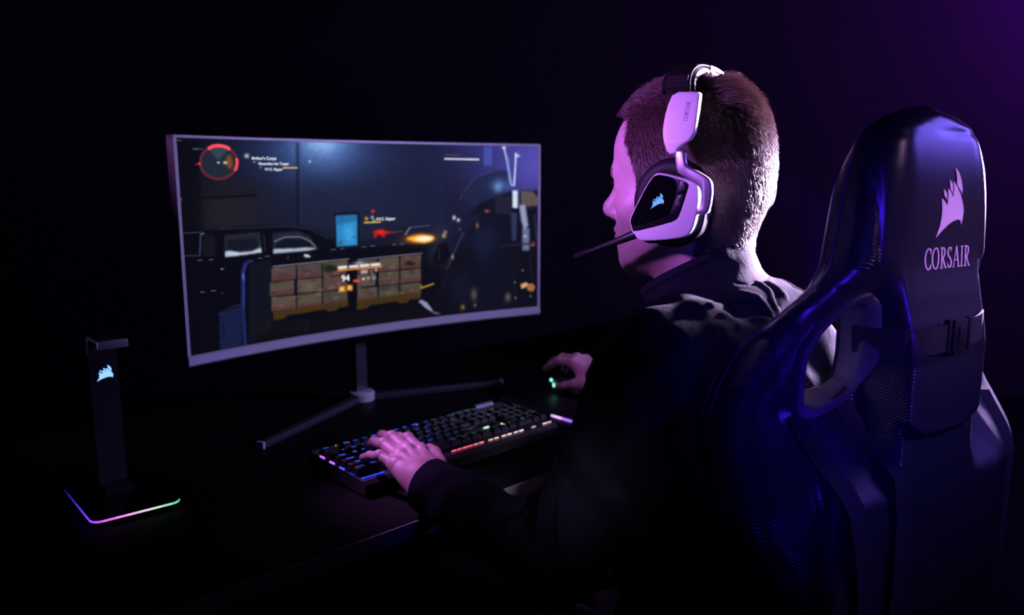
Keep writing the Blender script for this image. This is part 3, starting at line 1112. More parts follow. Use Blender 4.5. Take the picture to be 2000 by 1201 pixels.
nt.links.new(at.outputs['Color'], pb.inputs['Emission Color'])
pb.inputs['Emission Strength'].default_value = 1.0
scr = np_mesh('screen', P, F, None, M_screen, mon, (0, 0, 0))
ca = scr.data.color_attributes.new('picture', 'FLOAT_COLOR', 'POINT')
ca.data.foreach_set('color', np.concatenate([lin.reshape(-1, 3), np.ones((lin.shape[0] * lin.shape[1], 1))], 1).astype(np.float32).ravel())


def screen_text(t, u0, u1, v, slope=0.0):
    """letters lying on the curved panel from u0 to u1, baseline at v"""
    vs, fs, w = text_geo(t, .006 if len(t) > 3 else 0.0)
    k = (u1 - u0) / w
    out = []
    for x, y, _ in vs:
        u, vv = u0 + x * k, v - y * k * .94 + slope * x * k
        out.append(mpt(-S1 + 2 * S1 * u / 1000, SZ1 - (SZ1 - SZ0) * vv / 460, 0.0006))
    o = flat_mesh('screen_text', out, fs, M_hud, mon)
    return o


screen_text("Arthur's Corps", 174, 236, 42)
screen_text('Neutralize the Target', 191, 267, 53.5)
screen_text('P.F.C. Ripper', 207, 251, 66)
screen_text('P.F.C. Ripper', 503, 557, 192)
screen_text('94', 398, 420, 339)

# stand: upright, hub and two long splayed feet
ca_, sa_ = math.cos(math.radians(3.4)), math.sin(math.radians(3.4))


def mloc(x, y, z):
    dx, dy = x - 0.964, y - 1.381
    return (dx * ca_ - dy * sa_, dx * sa_ + dy * ca_, z - DZ)


hub = Vector(mloc(0.966, 1.503, DZ))
g = Geo()
g.prism([(hub.x - .013, hub.y - .006), (hub.x + .013, hub.y - .006), (hub.x + .013, hub.y + .02), (hub.x - .013, hub.y + .02)], 0.016, 0.42, 0.003)
g.build('stand_upright', M_gunmetal, mon)
g = Geo()
g.lathe([(0.028, 0.0005), (0.030, 0.003), (0.030, 0.018), (0.026, 0.022), (0.0, 0.0225)], 36, 0, Matrix.Translation(hub))
g.build('stand_hub', M_silver, mon)
g = Geo()
g.box(-0.05, 0.05, hub.y - 0.030, hub.y + 0.004, 0.30, 0.40, 0.006, 0, Matrix.Translation((hub.x, 0, 0)))
g.build('mount', M_blackpl, mon)
for fxy in ((0.656, 1.357), (1.272, 1.381)):
    e = Vector(mloc(fxy[0], fxy[1], DZ))
    d = (e - hub)
    L = d.length
    d.normalize()
    n = Vector((-d.y, d.x, 0))
    Mx = axes(hub, d, n, (0, 0, 1))
    g = Geo()
    g.prism([(0.02, -0.012), (L, -0.008), (L, 0.008), (0.02, 0.012)], 0.0005, 0.014, 0.002, 0, Mx)
    ft = g.build('foot', M_gunmetal, mon)
    g = Geo()
    g.box(L - 0.001, L + 0.006, -0.0085, 0.0085, 0.0005, 0.0148, 0.002, 0, Mx)
    g.build('foot_tip', M_silver, ft)  # silver end piece stands in for the highlight on the foot

# ------------------------------------------------------------------ keyboard
U = 0.01905
KX, KY = 0.664, 1.031
kb = empty('keyboard', (KX, KY, DZ), 'black mechanical keyboard with blue to white backlit keys under the left hand', 'keyboard')
KW, KD = 0.436, 0.168
kt = 0.045          # slope to the back


def kz(y):
    return 0.027 + kt * y


g = Geo()
b = bmesh.new()
ring = []
prof = [(0.0, 0.004), (0.0, 0.020), (0.006, 0.026), (KD - 0.004, kz(KD)), (KD, kz(KD) - 0.004), (KD, 0.004)]
vs = [(0, y, z) for y, z in prof] + [(KW, y, z) for y, z in prof]
n = len(prof)
g.add(vs, [[i, (i + 1) % n, n + (i + 1) % n, n + i] for i in range(n)] + [list(range(n))[::-1], [n + i for i in range(n)]])
case = g.build('case', M_case, kb)
for x in (0.03, KW - 0.06):
    for y in (0.012, KD - 0.03):
        g = Geo()
        g.box(x, x + 0.03, y, y + 0.01, 0.0, 0.006)
        g.build('rubber_foot', M_padleather, case)
g = Geo()
g.tube([(KW - 0.075, KD - 0.011, kz(KD) + 0.003), (KW - 0.03, KD - 0.011, kz(KD) + 0.003)], 0.0065, 20)
g.build('volume_roller', M_dimalu, kb)
g = Geo()
g.box(0.30, 0.352, KD - 0.016, KD - 0.006, kz(KD) - 0.001, kz(KD) + 0.0035, 0.001)
g.build('media_button', M_dimalu, kb)
for x, c in ((0.048, (1, .35, .2, 1)), (0.060, (.7, .8, .9, 1)), (0.073, (1, .1, .2, 1))):
    g = Geo()
    g.lathe([(0.0016, 0), (0.0014, 0.0008), (0, 0.001)], 10, 0, Matrix.Translation((x, KD - 0.007, kz(KD - .007))))
    o = g.build('status_light', M_led, case)
    o.color = (c[0] * .35, c[1] * .35, c[2] * .35, 1)
g = Geo()
vs2 = [(.218 + .004 * math.cos(a / 10 * PI), KD - .008 + .004 * math.sin(a / 10 * PI), kz(KD - .008) + .0008) for a in range(20)] + \
      [(.218 + .0022 * math.cos(a / 10 * PI), KD - .008 + .0022 * math.sin(a / 10 * PI), kz(KD - .008) + .0008) for a in range(20)]
o = flat_mesh('brightness_ring', vs2, [[i, (i + 1) % 20, 20 + (i + 1) % 20, 20 + i] for i in range(20)], M_led, case)
o.color = (.12, .14, 1, 1)

rows = []      # (x units, row, width, legend)
R0 = [('Esc', 0)] + [('F%d' % (i + 1), 2 + i + (i // 4) * .5) for i in range(12)] + [('Prt', 15.25), ('Scr', 16.25), ('Brk', 17.25)]
rows += [(x, 0, 1, t) for t, x in R0]
x = 0
for t, w in [(c, 1) for c in '`1234567890-='] + [('Bksp', 2)]:
    rows.append((x, 1.25, w, t)); x += w
rows += [(15.25 + i, 1.25, 1, t) for i, t in enumerate(('Ins', 'Hm', 'Up'))] + [(18.5 + i, 1.25, 1, t) for i, t in enumerate('N/*-')]
x = 0
for t, w in [('Tab', 1.5)] + [(c, 1) for c in 'QWERTYUIOP[]'] + [('\\', 1.5)]:
    rows.append((x, 2.25, w, t)); x += w
rows += [(15.25 + i, 2.25, 1, t) for i, t in enumerate(('Del', 'End', 'Dn'))] + [(18.5 + i, 2.25, 1, t) for i, t in enumerate('789')] + [(21.5, 2.25, -1, '+')]
x = 0
for t, w in [('Caps', 1.75)] + [(c, 1) for c in "ASDFGHJKL;'"] + [('Enter', 2.25)]:
    rows.append((x, 3.25, w, t)); x += w
rows += [(18.5 + i, 3.25, 1, t) for i, t in enumerate('456')]
x = 0
for t, w in [('Shift', 2.25)] + [(c, 1) for c in 'ZXCVBNM,./'] + [('Shift', 2.75)]:
    rows.append((x, 4.25, w, t)); x += w
rows += [(16.25, 4.25, 1, '^')] + [(18.5 + i, 4.25, 1, t) for i, t in enumerate('123')] + [(21.5, 4.25, -1, 'Ent')]
x = 0
for t, w in (('Ctrl', 1.25), ('Win', 1.25), ('Alt', 1.25), ('', 6.25), ('Alt', 1.25), ('Win', 1.25), ('Fn', 1.25), ('Ctrl', 1.25)):
    rows.append((x, 5.25, w, t)); x += w
rows += [(15.25, 5.25, 1, '<'), (16.25, 5.25, 1, 'v'), (17.25, 5.25, 1, '>'), (18.5, 5.25, 2, '0'), (20.5, 5.25, 1, '.')]
# keys furthest from the viewer come last
rows.sort(key=lambda k: -(abs(k[2])) * 0 + (k[1] < .5 and k[0] > 13.9))


def key_geo(g, lg, x0, w, d, y0, leg):
    z = kz(y0 + d / 2) + .0025
    a, tpr = 0.0008, 0.0032
    H = 0.0095
    bx0, bx1, by0, by1 = x0 + a, x0 + w - a, y0 + a, y0 + d - a
    lv = [(0, 0), (tpr * .8, H - .0012), (tpr + .0006, H - .0003), (tpr + .0018, H)]
    vs = []
    for i, h in lv:
        fr = i * .8
        vs += [(bx0 + i, by0 + fr * 1.0, z + h), (bx1 - i, by0 + fr * 1.0, z + h), (bx1 - i, by1 - i * 1.1, z + h), (bx0 + i, by1 - i * 1.1, z + h)]
    fs = []
    for k in range(3):
        for j in range(4):
            fs.append([k * 4 + j, k * 4 + (j + 1) % 4, k * 4 + 4 + (j + 1) % 4, k * 4 + 4 + j])
    fs.append([12, 13, 14, 15])
    g.add(vs, fs, 0)
    if leg:
        tv, tf, tw = text_geo(leg)
        k = .0082 if len(leg) == 1 else min(.0072, .0108 / max(tw, .1))
        if w > 1.6 * U and len(leg) > 1:
            k = .007
        ox, oy = bx0 + (bx1 - bx0) / 2 - tw * k / 2, by1 - .0042 - .0062
        lg.add([(ox + p[0] * k, oy + p[1] * k, z + H + .0002) for p in tv], tf)


def key_colour(x, y):
    """blue on the left, green at the back; other legends glow faintly in place of screen light"""
    t = x / KW
    r = RNG.random()
    if t < .47:
        s = (.35 + .9 * r) * (1 if t < .38 else .6)
        return (.04 * s, .09 * s, 1.0 * s, 1)
    if y > .14 and t < .82:
        return (.005, .10 + .08 * r, .03, 1)
    if t < .55:
        return (.02, .05 * r, .25 * r, 1) if r > .4 else (.03, .035, .03, 1)
    if t > .78:
        return (.03 + .05 * r, .05 + .06 * r, .04 + .04 * r, 1)
    return (.028 + .02 * r, .03 + .02 * r, .027 + .02 * r, 1)  # unlit legends: dim grey emission replaces screen light falling on them


rest, rest_l = Geo(), Geo()
nkey = 0
for kx, kr, w, t in rows:
    tall = w < 0
    ww = abs(w) * U
    y0 = KD - 0.0185 - (kr + 1) * U * 1.0 - .006
    dd = U
    if tall:
        y0 -= U
        dd = 2 * U
    x0 = .0035 + kx * U
    nkey += 1
    gg, lg = (Geo(), Geo()) if nkey <= 100 else (rest, rest_l)
    key_geo(gg, lg, x0, ww, dd, y0, t)
    if nkey <= 100:
        o = gg.build('key' if t else 'space_bar', M_key, kb, auto=30)
        if t:
            l_ = lg.build('legend', M_legend, o)
            l_.color = key_colour(x0 + ww / 2, y0 + dd / 2)
o = rest.build('key', M_key, kb, auto=30)
setp(o, kind='stuff')
l_ = rest_l.build('legend', M_legend, o)
l_.color = (.01, .12, .05, 1)

# light leaking out along the front, left side and the empty row over the arrow keys


def led(x0, x1, y0, y1, z0, h, c, s=1.0):
    g = Geo()
    g.box(x0, x1, y0, y1, z0, z0 + h, min(h, x1 - x0, y1 - y0) * .3)
    o = g.build('underglow_light', M_led, kb)
    o.color = (c[0] * s, c[1] * s, c[2] * s, 1)


yf = 0.0135
front = [(3, 'b', .9), (14, 'b', .7), (24, 'b', .9), (36, 'b', 1.), (185, 'p', .8), (197, 'p', .7), (210, 'p', .9), (222, 'p', .8), (235, 'r', .8), (248, 'r', .9), (270, 'w', .8), (284, 'w', 1.),
         (302, 'v', .9), (316, 'v', 1.1), (332, 'v', .9), (346, 'v', 1.2), (378, 'q', .8), (408, 'v', 1.), (420, 'v', .8)]
fc = {'b': (.03, .05, 1.), 'p': (1., .12, .22), 'r': (.9, .22, .3), 'w': (.85, .45, .42), 'v': (.8, .55, .6), 'q': (.6, .4, .45)}
for x, c, s in front:
    xx = x / 1000
    led(xx, xx + .0100, yf - .0010, yf + .0010, kz(yf) - .0003, .0018, fc[c], s * .75)
for y, c, s in ((.128, (.5, .10, 1.), .8), (.098, (.45, .12, 1.), .8), (.068, (.08, .1, 1.), .5), (.038, (.01, .03, .4), .35)):
    led(.0002, .0026, y - .008, y + .006, kz(y) - .0005, .0028, c, s)
for x, c, s in ((.295, (.5, .75, .6), .7), (.307, (.55, .8, .65), .75), (.320, (.35, .6, .4), .5), (.333, (.5, .75, .4), .7)):
    led(x, x + .010, .0645, .067, kz(.065) - .0005, .0026, c, s)
led(.3425, .3475, .044, .064, kz(.055) - .0005, .0028, (.85, .85, .6), .8)
led(.341, .3465, .062, .074, kz(.068) - .0005, .0026, (.6, .75, .45), .6)

# ------------------------------------------------------------------ mouse mat and mouse
pad = empty('mouse_mat', (1.36, 1.165, DZ), 'hard mouse mat with a glowing violet edge right of the keyboard', 'mouse mat')
po = (1.36, 1.165, DZ)
g = Geo()
g.prism([(1.184, 1.045), (1.19, 1.037), (1.53, 1.037), (1.536, 1.045), (1.536, 1.292), (1.53, 1.3), (1.19, 1.3), (1.184, 1.292)], DZ + .0003, DZ + .005, .001)
g.build('mat', M_blackpl, pad, po)
for (y0, y1, c) in ((1.047, 1.072, (.25, .06, 1.)), (1.072, 1.098, (.4, .15, 1.)), (1.098, 1.122, (.75, .45, 1.)), (1.122, 1.128, (.6, .3, 1.))):
    g = Geo()
    g.box(1.1805, 1.1845, y0, y1, DZ + .0008, DZ + .0052, .0008)
    o = g.build('edge_light', M_led, pad, po)
    o.color = (*[q * .6 for q in c], 1)
g = Geo()
g.box(1.1805, 1.1845, 1.129, 1.29, DZ + .0008, DZ + .005, .0008)
setp(g.build('edge_strip', M_blackpl, pad, po), 'unlit stretch of the edge strip')

mouse = empty('mouse', (1.336, 1.235, DZ + .005), 'black gaming mouse with green side lights under the right hand', 'mouse')


def mouse_sdf(P):
    q = P.copy()
    d = elli(q, (0, -.005, .0), (.036, .064, .037))
    d = smin(d, elli(q, (0, .03, 0), (.031, .036, .026)), .02)
    d = smax(d, np.abs(q[:, 0]) - (.030 + .05 * np.clip(q[:, 2], 0, 1) * .0), .008)
    d = smax(d, -q[:, 2] + .0012, .002)
    d = smax(d, -(np.abs(q[:, 0]) - .0006) + 0 * d, .0005) if False else d
    d = smax(d, -smax(np.abs(q[:, 0]) - .0007, .012 - q[:, 1], .001), .001)
    d = smax(d, -elli(q, (-.041, -.006, .018), (.015, .034, .010)), .008)
    return d


P, F, Nn = sdf_mesh(mouse_sdf, (-.045, -.075, -.004), (.045, .075, .05), .0016)
shell = np_mesh('shell', P, F, Nn, M_blackpl, mouse, (0, 0, 0))
g = Geo()
g.lathe([(0, -.004), (.009, -.004), (.0105, -.002), (.0105, .002), (.009, .004), (0, .004)], 24, 0,
        axes((0, .034, .0205), (0, 1, 0), (0, 0, 1), (1, 0, 0)))
g.build('scroll_wheel', M_padleather, shell)
for (y, z, c, r) in ((.012, .0285, (.2, .9, .85), (.0045, .004)), (.004, .0185, (.25, .9, .45), (.0035, .0055))):
    g = Geo()
    g.lathe([(0, -.001), (1, -.0008), (1, .0006), (.6, .0012), (0, .0014)], 14, 0, Matrix.Translation((-.0302, y, z)) @ Matrix(((0, 0, -1, 0), (r[0], 0, 0, 0), (0, r[1], 0, 0), (0, 0, 0, 1))))
    o = g.build('side_light', M_led, shell)
    o.color = (*[q * .7 for q in c], 1)

# ------------------------------------------------------------------ headset stand
hs = empty('headset_stand', (0.388, 1.29, DZ), 'black headset stand with glowing base rim and blue sail emblem', 'headset stand', math.radians(-3))


def rrect(x0, x1, y0, y1, r, n=6):
    out = []
    for cx, cy, a0 in ((x1 - r, y0 + r, -90), (x1 - r, y1 - r, 0), (x0 + r, y1 - r, 90), (x0 + r, y0 + r, 180)):
        for i in range(n + 1):
            a = math.radians(a0 + 90 * i / n)
            out.append((cx + r * math.cos(a), cy + r * math.sin(a)))
    return out


BX, BY0, BY1 = .062, -.092, .085
g = Geo()
g.prism(rrect(-BX, BX, BY0, BY1, .014), .006, .013, .001)
hbase = g.build('base', M_gloss, hs)
g = Geo()
g.prism(rrect(-BX + .004, BX - .004, BY0 + .004, BY1 - .004, .012), .0003, .006, .0005)
g.build('foot_pad', M_padleather, hbase)
# rim light: violet at the far left, magenta in the corner, white then green to the right
path = []
for i in range(24):
    path.append((-BX, BY1 - .014 - (BY1 - BY0 - .028) * i / 24))
for i in range(8):
    a = math.radians(180 + 90 * i / 8)
    path.append((-BX + .014 + .014 * math.cos(a), BY0 + .014 + .014 * math.sin(a)))
for i in range(25):
    path.append((-BX + .014 + (2 * BX - .028) * i / 24, BY0))
for i in range(1, 8):
    a = math.radians(270 + 70 * i / 7)
    path.append((BX - .014 + .014 * math.cos(a), BY0 + .014 + .014 * math.sin(a)))
cols = [(0, (.0, .0, .02)), (10, (.03, .01, .3)), (20, (.1, .03, .9)), (27, (.3, .05, .9)), (34, (.6, .1, .8)), (44, (.7, .35, .7)), (50, (.4, .6, .5)), (58, (.1, .5, .3)), (63, (.05, .3, .2))]
for a in range(0, len(path) - 1, 4):
    seg = path[a:a + 5]
    g = Geo()
    g.tube([(p[0], p[1], .0095) for p in seg], .0016, 8)
    o = g.build('rim_light', M_led, hbase)
    m_ = a + 2
    o.color = (*[float(np.interp(m_, [c[0] for c in cols], [c[1][q] for c in cols])) * .7 for q in range(3)], 1)
PW = .0205
g = Geo()
prof = [(.030, .0131), (.036, .0145), (.0395, .019), (.041, .026), (.041, .243), (.037, .253), (.030, .256), (-.020, .256), (-.0225, .2545), (-.0225, .2525), (-.020, .251), (.026, .251), (.032, .247), (.0345, .240), (.0345, .028), (.033, .0225), (.029, .020), (-.004, .020), (-.004, .0131)]
vs = [(-PW, y, z) for y, z in prof] + [(PW, y, z) for y, z in prof]
n = len(prof)
g.add(vs, [[i, (i + 1) % n, n + (i + 1) % n, n + i] for i in range(n)] + [list(range(n)), [n + i for i in range(n)][::-1]])
hpost = g.build('post', M_gunmetal, hs)
g = Geo()
g.box(-PW - .001, PW + .001, -.030, -.0226, .244, .2565, .002)
g.build('cradle_lip', M_silver, hpost)
g = Geo()
g.box(-.008, .008, BY0 + .006, BY0 + .012, .0128, .0138, .0002)
g.build('port', M_gunmetal, hbase)


def emblem(name, m, parent, place, z0=0, n=3):
    vs, fs = [], []
    for poly in SAILS:
        q = resample_poly(poly, n)
        o = len(vs)
        vs += [place(x, y) for x, y in q]
        fs.append(list(range(o, o + len(q))))
    return flat_mesh(name, vs, fs, m, parent)


emblem('emblem', M_standemblem, hpost, lambda x, y: (-.0115 + x * .024, .0339, .183 + y * .024), n=1)

# ------------------------------------------------------------------ gaming chair
CHX, CHY, CHA = 0.900, 0.303, math.radians(-12)
chair = empty('gaming_chair', (CHX, CHY, 0), 'black leather gaming chair with sail emblem and word on its headrest', 'chair', CHA)
HW = [(1.301, .0), (1.2995, .022), (1.296, .045), (1.290, .062), (1.280, .078), (1.265, .089), (1.24, .097), (1.20, .104), (1.14, .115), (1.118, .130), (1.10, .150), (1.075, .172), (1.045, .193), (1.02, .210),
      (.995, .222), (.965, .232), (.93, .24), (.90, .242), (.87, .232), (.84, .212), (.78, .190), (.70, .190), (.60, .205), (.50, .225), (.46, .23)]
HZ = np.array(sorted(HW))


def hw_(z):
    return np.interp(z, HZ[:, 0], HZ[:, 1], right=-.05)


def sst(x, a, b):
    t = np.clip((x - a) / (b - a), 0, 1)
    return t * t * (3 - 2 * t)


def rear(u, z):
    """rear skin of the backrest, v grows towards the sitter"""
    au = np.abs(u)
    wing = sst(1.15 - z, 0, .07)
    hi = sst(z, .90, 1.0)
    v = .010 * sst(au, .05, .11) * (1 - wing)
    # the neck stands proud, the wings fall away from it
    v = v + wing * (hi * (-.010 + .048 * sst(au, .062, .082) + .022 * sst(au, .10, .22)) + (1 - hi) * (-.012 + .045 * sst(au, .12, .27)))
    # neck panel hanging over the shell
    zb = .962 + 1.6 * np.maximum(au - .030, 0) ** 1.35
    tab = sst(z, zb - .0025, zb + .0045) * (1 - sst(au, .064, .070)) * (1 - sst(z, 1.05, 1.10))
    v = v - .0070 * tab
    # cushioned crown
    v = v + .022 * np.clip((z - 1.17) / .13, 0, 1.1) ** 2.5
    # seams
    v = v + .0022 * np.exp(-((au - .092) / .0022) ** 2) * sst(z, 1.10, 1.13)
    lo = sst(.95 - z, 0, .05)
    v = v + .004 * np.exp(-((u - .165) / .006) ** 2) * lo + .004 * np.exp(-((u + .165) / .006) ** 2) * lo
    v = v + .0010 * np.exp(-((z - 1.272 + .3 * (u - .03) ** 2) / .0040) ** 2) * sst(u, -.02, .03)
    return v


def front(u, z):
    au = np.abs(u)
    wing = sst(1.16 - z, 0, .12)
    v = .078 + wing * (.050 * sst(au, .10, .22)) * (.35 + .65 * sst(z, .90, 1.0)) - .020 * sst(z, 1.2, 1.3)
    v = v - .012 * sst(.115 - au, 0, .03) * sst(1.12 - z, 0, .05)
    v = v + .02 * np.exp(-((z - .72) / .1) ** 2) * (1 - sst(au, .08, .16))
    return v


SLOT = [(-.150, 1.052), (-.136, 1.072), (-.106, 1.097), (-.090, 1.101), (-.081, 1.092), (-.080, 1.045), (-.085, 1.018), (-.099, 1.008), (-.140, .996), (-.152, 1.002)]


def poly_sd(u, z, poly):
    d = np.full(u.shape, 9.)
    ins = np.zeros(u.shape, bool)
    n = len(poly)
    for i in range(n):
        a, b = poly[i], poly[(i + 1) % n]
        ex, ey = b[0] - a[0], b[1] - a[1]
        wx, wy = u - a[0], z - a[1]
        t = np.clip((wx * ex + wy * ey) / (ex * ex + ey * ey), 0, 1)
        d = np.minimum(d, np.hypot(wx - ex * t, wy - ey * t))
        if ey:
            ins ^= ((a[1] > z) != (b[1] > z)) & (u < ex * (z - a[1]) / ey + a[0])
    return np.where(ins, -d, d)


def back_sdf(P):
    u, v, z = P.T
    au = np.abs(u)
    e = .004
    slope = (hw_(z + e) - hw_(z - e)) / (2 * e)
    out = (au - hw_(z)) / np.sqrt(1 + np.clip(slope, -3, 3) ** 2)
    out = np.maximum(out, .47 - z)
    d = smax((rear(u, z) - v) * .9, (v - front(u, z)) * .9, .022)
    d = smax(d, out, .034)
    m = (au < .2) & (z > .98) & (z < 1.14)
    if m.any():
        sl = poly_sd(-au[m], z[m], SLOT)
        d[m] = smax(d[m], -sl, .008)
    return d


P, F, Nn = sdf_mesh(back_sdf, (-.29, -.05, .45), (.29, .17, 1.33), .0042)
cen = P[F].mean(1)
cu, cvv, cz = cen.T
fn = Nn[F].mean(1)
mi = np.zeros(len(F), int)
# woven carbon look: side strips of the headrest, the lower shell and the outer wings
mi[(np.abs(cu) > .092) & (cz > 1.135) & (cz < 1.262)] = 1
mi[(np.abs(cu) < .164) & (cz < 1.04) & (cvv < .05) & (fn[:, 1] < 0)] = 1
mi[(np.abs(cu) > .175) & (cz < 1.07) & (fn[:, 1] < .3)] = 1
np_mesh('backrest', P, F, Nn, [M_leather, M_carbon], chair, (0, 0, 0), mi)


def on_rear(u, z, off=.0012):
    return (u, float(rear(np.array([u]), np.array([z]))[0]) - off, z)


# plastic collars in the two belt slots
for sgn in (1, -1):
    n = 60
    cir = resample_poly(SLOT, 8)
    cx = sum(p[0] for p in cir) / len(cir)
    cz_ = sum(p[1] for p in cir) / len(cir)
    # smooth the loop
    for _ in range(6):
        cir = [((cir[i - 1][0] + cir[i][0] * 2 + cir[(i + 1) % len(cir)][0]) / 4, (cir[i - 1][1] + cir[i][1] * 2 + cir[(i + 1) % len(cir)][1]) / 4) for i in range(len(cir))]
    vs, fs = [], []
    k = len(cir)
    for (s, dv) in ((1.0, .02), (1.0, -.0035), (1.04, -.006), (1.20, -.006), (1.24, -.003), (1.24, .004)):
        for u, z in cir:
            uu, zz = cx + (u - cx) * s, cz_ + (z - cz_) * s
            vs.append((sgn * uu, float(rear(np.array([uu]), np.array([zz]))[0]) + dv, zz))
    for r_ in range(5):
        for i in range(k):
            fs.append([r_ * k + i, r_ * k + (i + 1) % k, (r_ + 1) * k + (i + 1) % k, (r_ + 1) * k + i])
    g = Geo()
    g.add(vs, fs, 0, True)
    g.build('slot_collar', M_chaintrim, chair)


def ribbon(pts, w, t, up=None):
    """flat webbing along (u, v, z) points, lying on the rear skin"""
    g = Geo()
    vs, fs = [], []
    P_ = [Vector(p) for p in pts]
    for i, p in enumerate(P_):
        tg = (P_[min(i + 1, len(P_) - 1)] - P_[max(i - 1, 0)]).normalized()
        nn = Vector((0, -1, 0)) if up is None else Vector(up[i])
        sd = tg.cross(nn).normalized() * w / 2
        nn = sd.cross(tg).normalized()
        nn = nn * (t / 2) * (1 if nn.dot(Vector((0, -1, 0)) if up is None else Vector(up[i])) > 0 else -1)
        vs += [p + sd + nn, p - sd + nn, p - sd - nn, p + sd - nn]
    for i in range(len(P_) - 1):
        for j in range(4):
            fs.append([i * 4 + j, i * 4 + (j + 1) % 4, i * 4 + 4 + (j + 1) % 4, i * 4 + 4 + j])
    fs += [[0, 1, 2, 3], [len(vs) - 4 + j for j in (3, 2, 1, 0)]]
    g.add(vs, fs, 0, False)
    return g


# neck pillow strap: out of one slot, across the rear and into the other
pts = []
for i in range(45):
    u = -.082 + .164 * i / 44
    z = 1.062 + .012 * (u + .08) / .16
    a = -.0225 + .010 * abs(u / .06) ** 3 if abs(u) < .066 else -.0092 + (abs(u) - .066) * 3.2
    pts.append((u, a, z))
nstrap = ribbon(pts, .028, .0022).build('neck_strap', M_strap, chair)
g = Geo()
mz = 1.0680
g.box(-.014, .010, -.0262, -.0212, mz - .017, mz + .017, .0015)
g.box(-.007, .004, -.0278, -.0255, mz - .010, mz + .010, .001)
g.build('buckle', M_blackpl, nstrap)
for x in (-.019, .016):
    g = Geo()
    g.box(x - .0022, x + .0022, -.0252, -.0185, mz - .0175, mz + .0175, .001)
    g.build('strap_slider', M_blackpl, nstrap)
# lumbar straps running down from the slots
for us in (((-.105, 1.01), (-.085, .97), (-.066, .93), (-.056, .88), (-.054, .82), (-.056, .74), (-.06, .66)),
           ((-.158, .99), (-.150, .95), (-.132, .90), (-.118, .85), (-.11, .80), (-.11, .72), (-.112, .66)),
           ((.178, .97), (.172, .93), (.165, .88), (.16, .82), (.158, .76), (.158, .70))):
    ctrl = us
    pts = []
    for i in range(len(ctrl) - 1):
        for k in range(5):
            t = k / 5
            u = ctrl[i][0] + (ctrl[i + 1][0] - ctrl[i][0]) * t
            z = ctrl[i][1] + (ctrl[i + 1][1] - ctrl[i][1]) * t
            pts.append(on_rear(u, z, .0020))
    ribbon(pts, .022, .0018).build('lumbar_strap', M_strap, chair)

# printed emblem and word on the rear of the headrest
emblem('emblem', M_logo, chair, lambda x, y: on_rear(-.019 + x * .046, 1.166 + y * .068 + x * .004, .0009), n=4)
wv, wf, ww = serif_word()
LWd = .081
flat_mesh('word', [on_rear(-.035 + p[0] * LWd / ww, 1.1345 + p[1] * .0215, .0009) for p in wv], wf, M_logo, chair)

# red-brown stitching along the front edges of headrest and wings
for side in (-1, 1):
    for off_u, vv in ((.004, .050), (.002, .064)):
        thread = Geo()
        q = []
        for z in np.linspace(1.268, 0.985, 80):
            au = float(hw_(z))
            v0 = vv + .05 * float(sst(np.array(1.14 - z), 0, .1))
            a_, b_ = au - .05, au + .03
            for _ in range(14):
                m_ = (a_ + b_) / 2
                if back_sdf(np.array([[m_, v0, z]]))[0] < 0:
                    a_ = m_
                else:
                    b_ = m_
            q.append((side * (a_ + .0002), v0, z))
        thread.tube(q, [.0007 + .0003 * (i % 2) for i in range(80)], 5)
        thread.build('stitching', M_thread, chair)

# seat, armrests, lift, star base
def seat_sdf(P):
    x, y, z = P.T
    ax = np.abs(x)
    top = .475 + .035 * sst(ax, .15, .25) - .012 * sst(y, .42, .55) + .01 * sst(.12 - y, 0, .1)
    d = smax(z - top, (.385 - z), .03)
    d = smax(d, ax - (.262 - .02 * sst(y, .3, .55)), .04)
    return smax(d, np.abs(y - .295) - .265, .05)


P, F, Nn = sdf_mesh(seat_sdf, (-.3, -.02, .36), (.3, .6, .54), .009)
np_mesh('seat', P, F, Nn, M_leather, chair, (0, 0, 0))
for sgn in (-1, 1):
    g = Geo()
    g.box(sgn * .30 - .012, sgn * .30 + .012, .20, .27, .36, .585, .004)
    g.box(min(sgn * .12, sgn * .31), max(sgn * .12, sgn * .31), .205, .265, .362, .384, .004)
    post = g.build('armrest_post', M_blackpl, chair)
    g = Geo()
    g.prism(rrect(sgn * .30 - .045, sgn * .30 + .045, .10, .37, .04), .585, .612, .008)
    g.build('armrest_pad', M_padleather, post)
    g = Geo()
    g.box(sgn * .255 - .01, sgn * .255 + .01, -.01, .10, .40, .56, .004)
    g.build('recline_bracket', M_gunmetal, chair)
g = Geo()
g.lathe([(.028, .13), (.028, .26), (.02, .262), (.02, .37), (.08, .372), (.08, .384), (0, .385)], 28, 0, Matrix.Translation((0, .28, 0)))
g.build('gas_lift', M_gunmetal, chair)
for i in range(5):
    a = 2 * PI * i / 5 + .3
    c, s = math.cos(a), math.sin(a)
    g = Geo()
    g.tube([(c * .02, .28 + s * .02, .115), (c * .18, .28 + s * .18, .10), (c * .32, .28 + s * .32, .085)], [.032, .026, .019], 10, flat=.7)
    barm = g.build('base_arm', M_blackpl, chair)
    g = Geo()
    Mx = axes((c * .315, .28 + s * .315, .03), (-s, c, 0), (0, 0, 1), (c, s, 0))
    for k in (-1, 1):
        g.lathe([(0, -.009), (.026, -.009), (.03, -.004), (.03, .004), (.026, .009), (0, .009)], 20, 0, axes((c * .315 - s * .014 * k, .28 + s * .315 + c * .014 * k, .0302), (c, s, 0), (0, 0, 1), (-s, c, 0)))
    g.box(-.006, .006, -.002, .05, -.006, .006, .001, 0, Mx)
    g.build('caster', M_blackpl, barm)

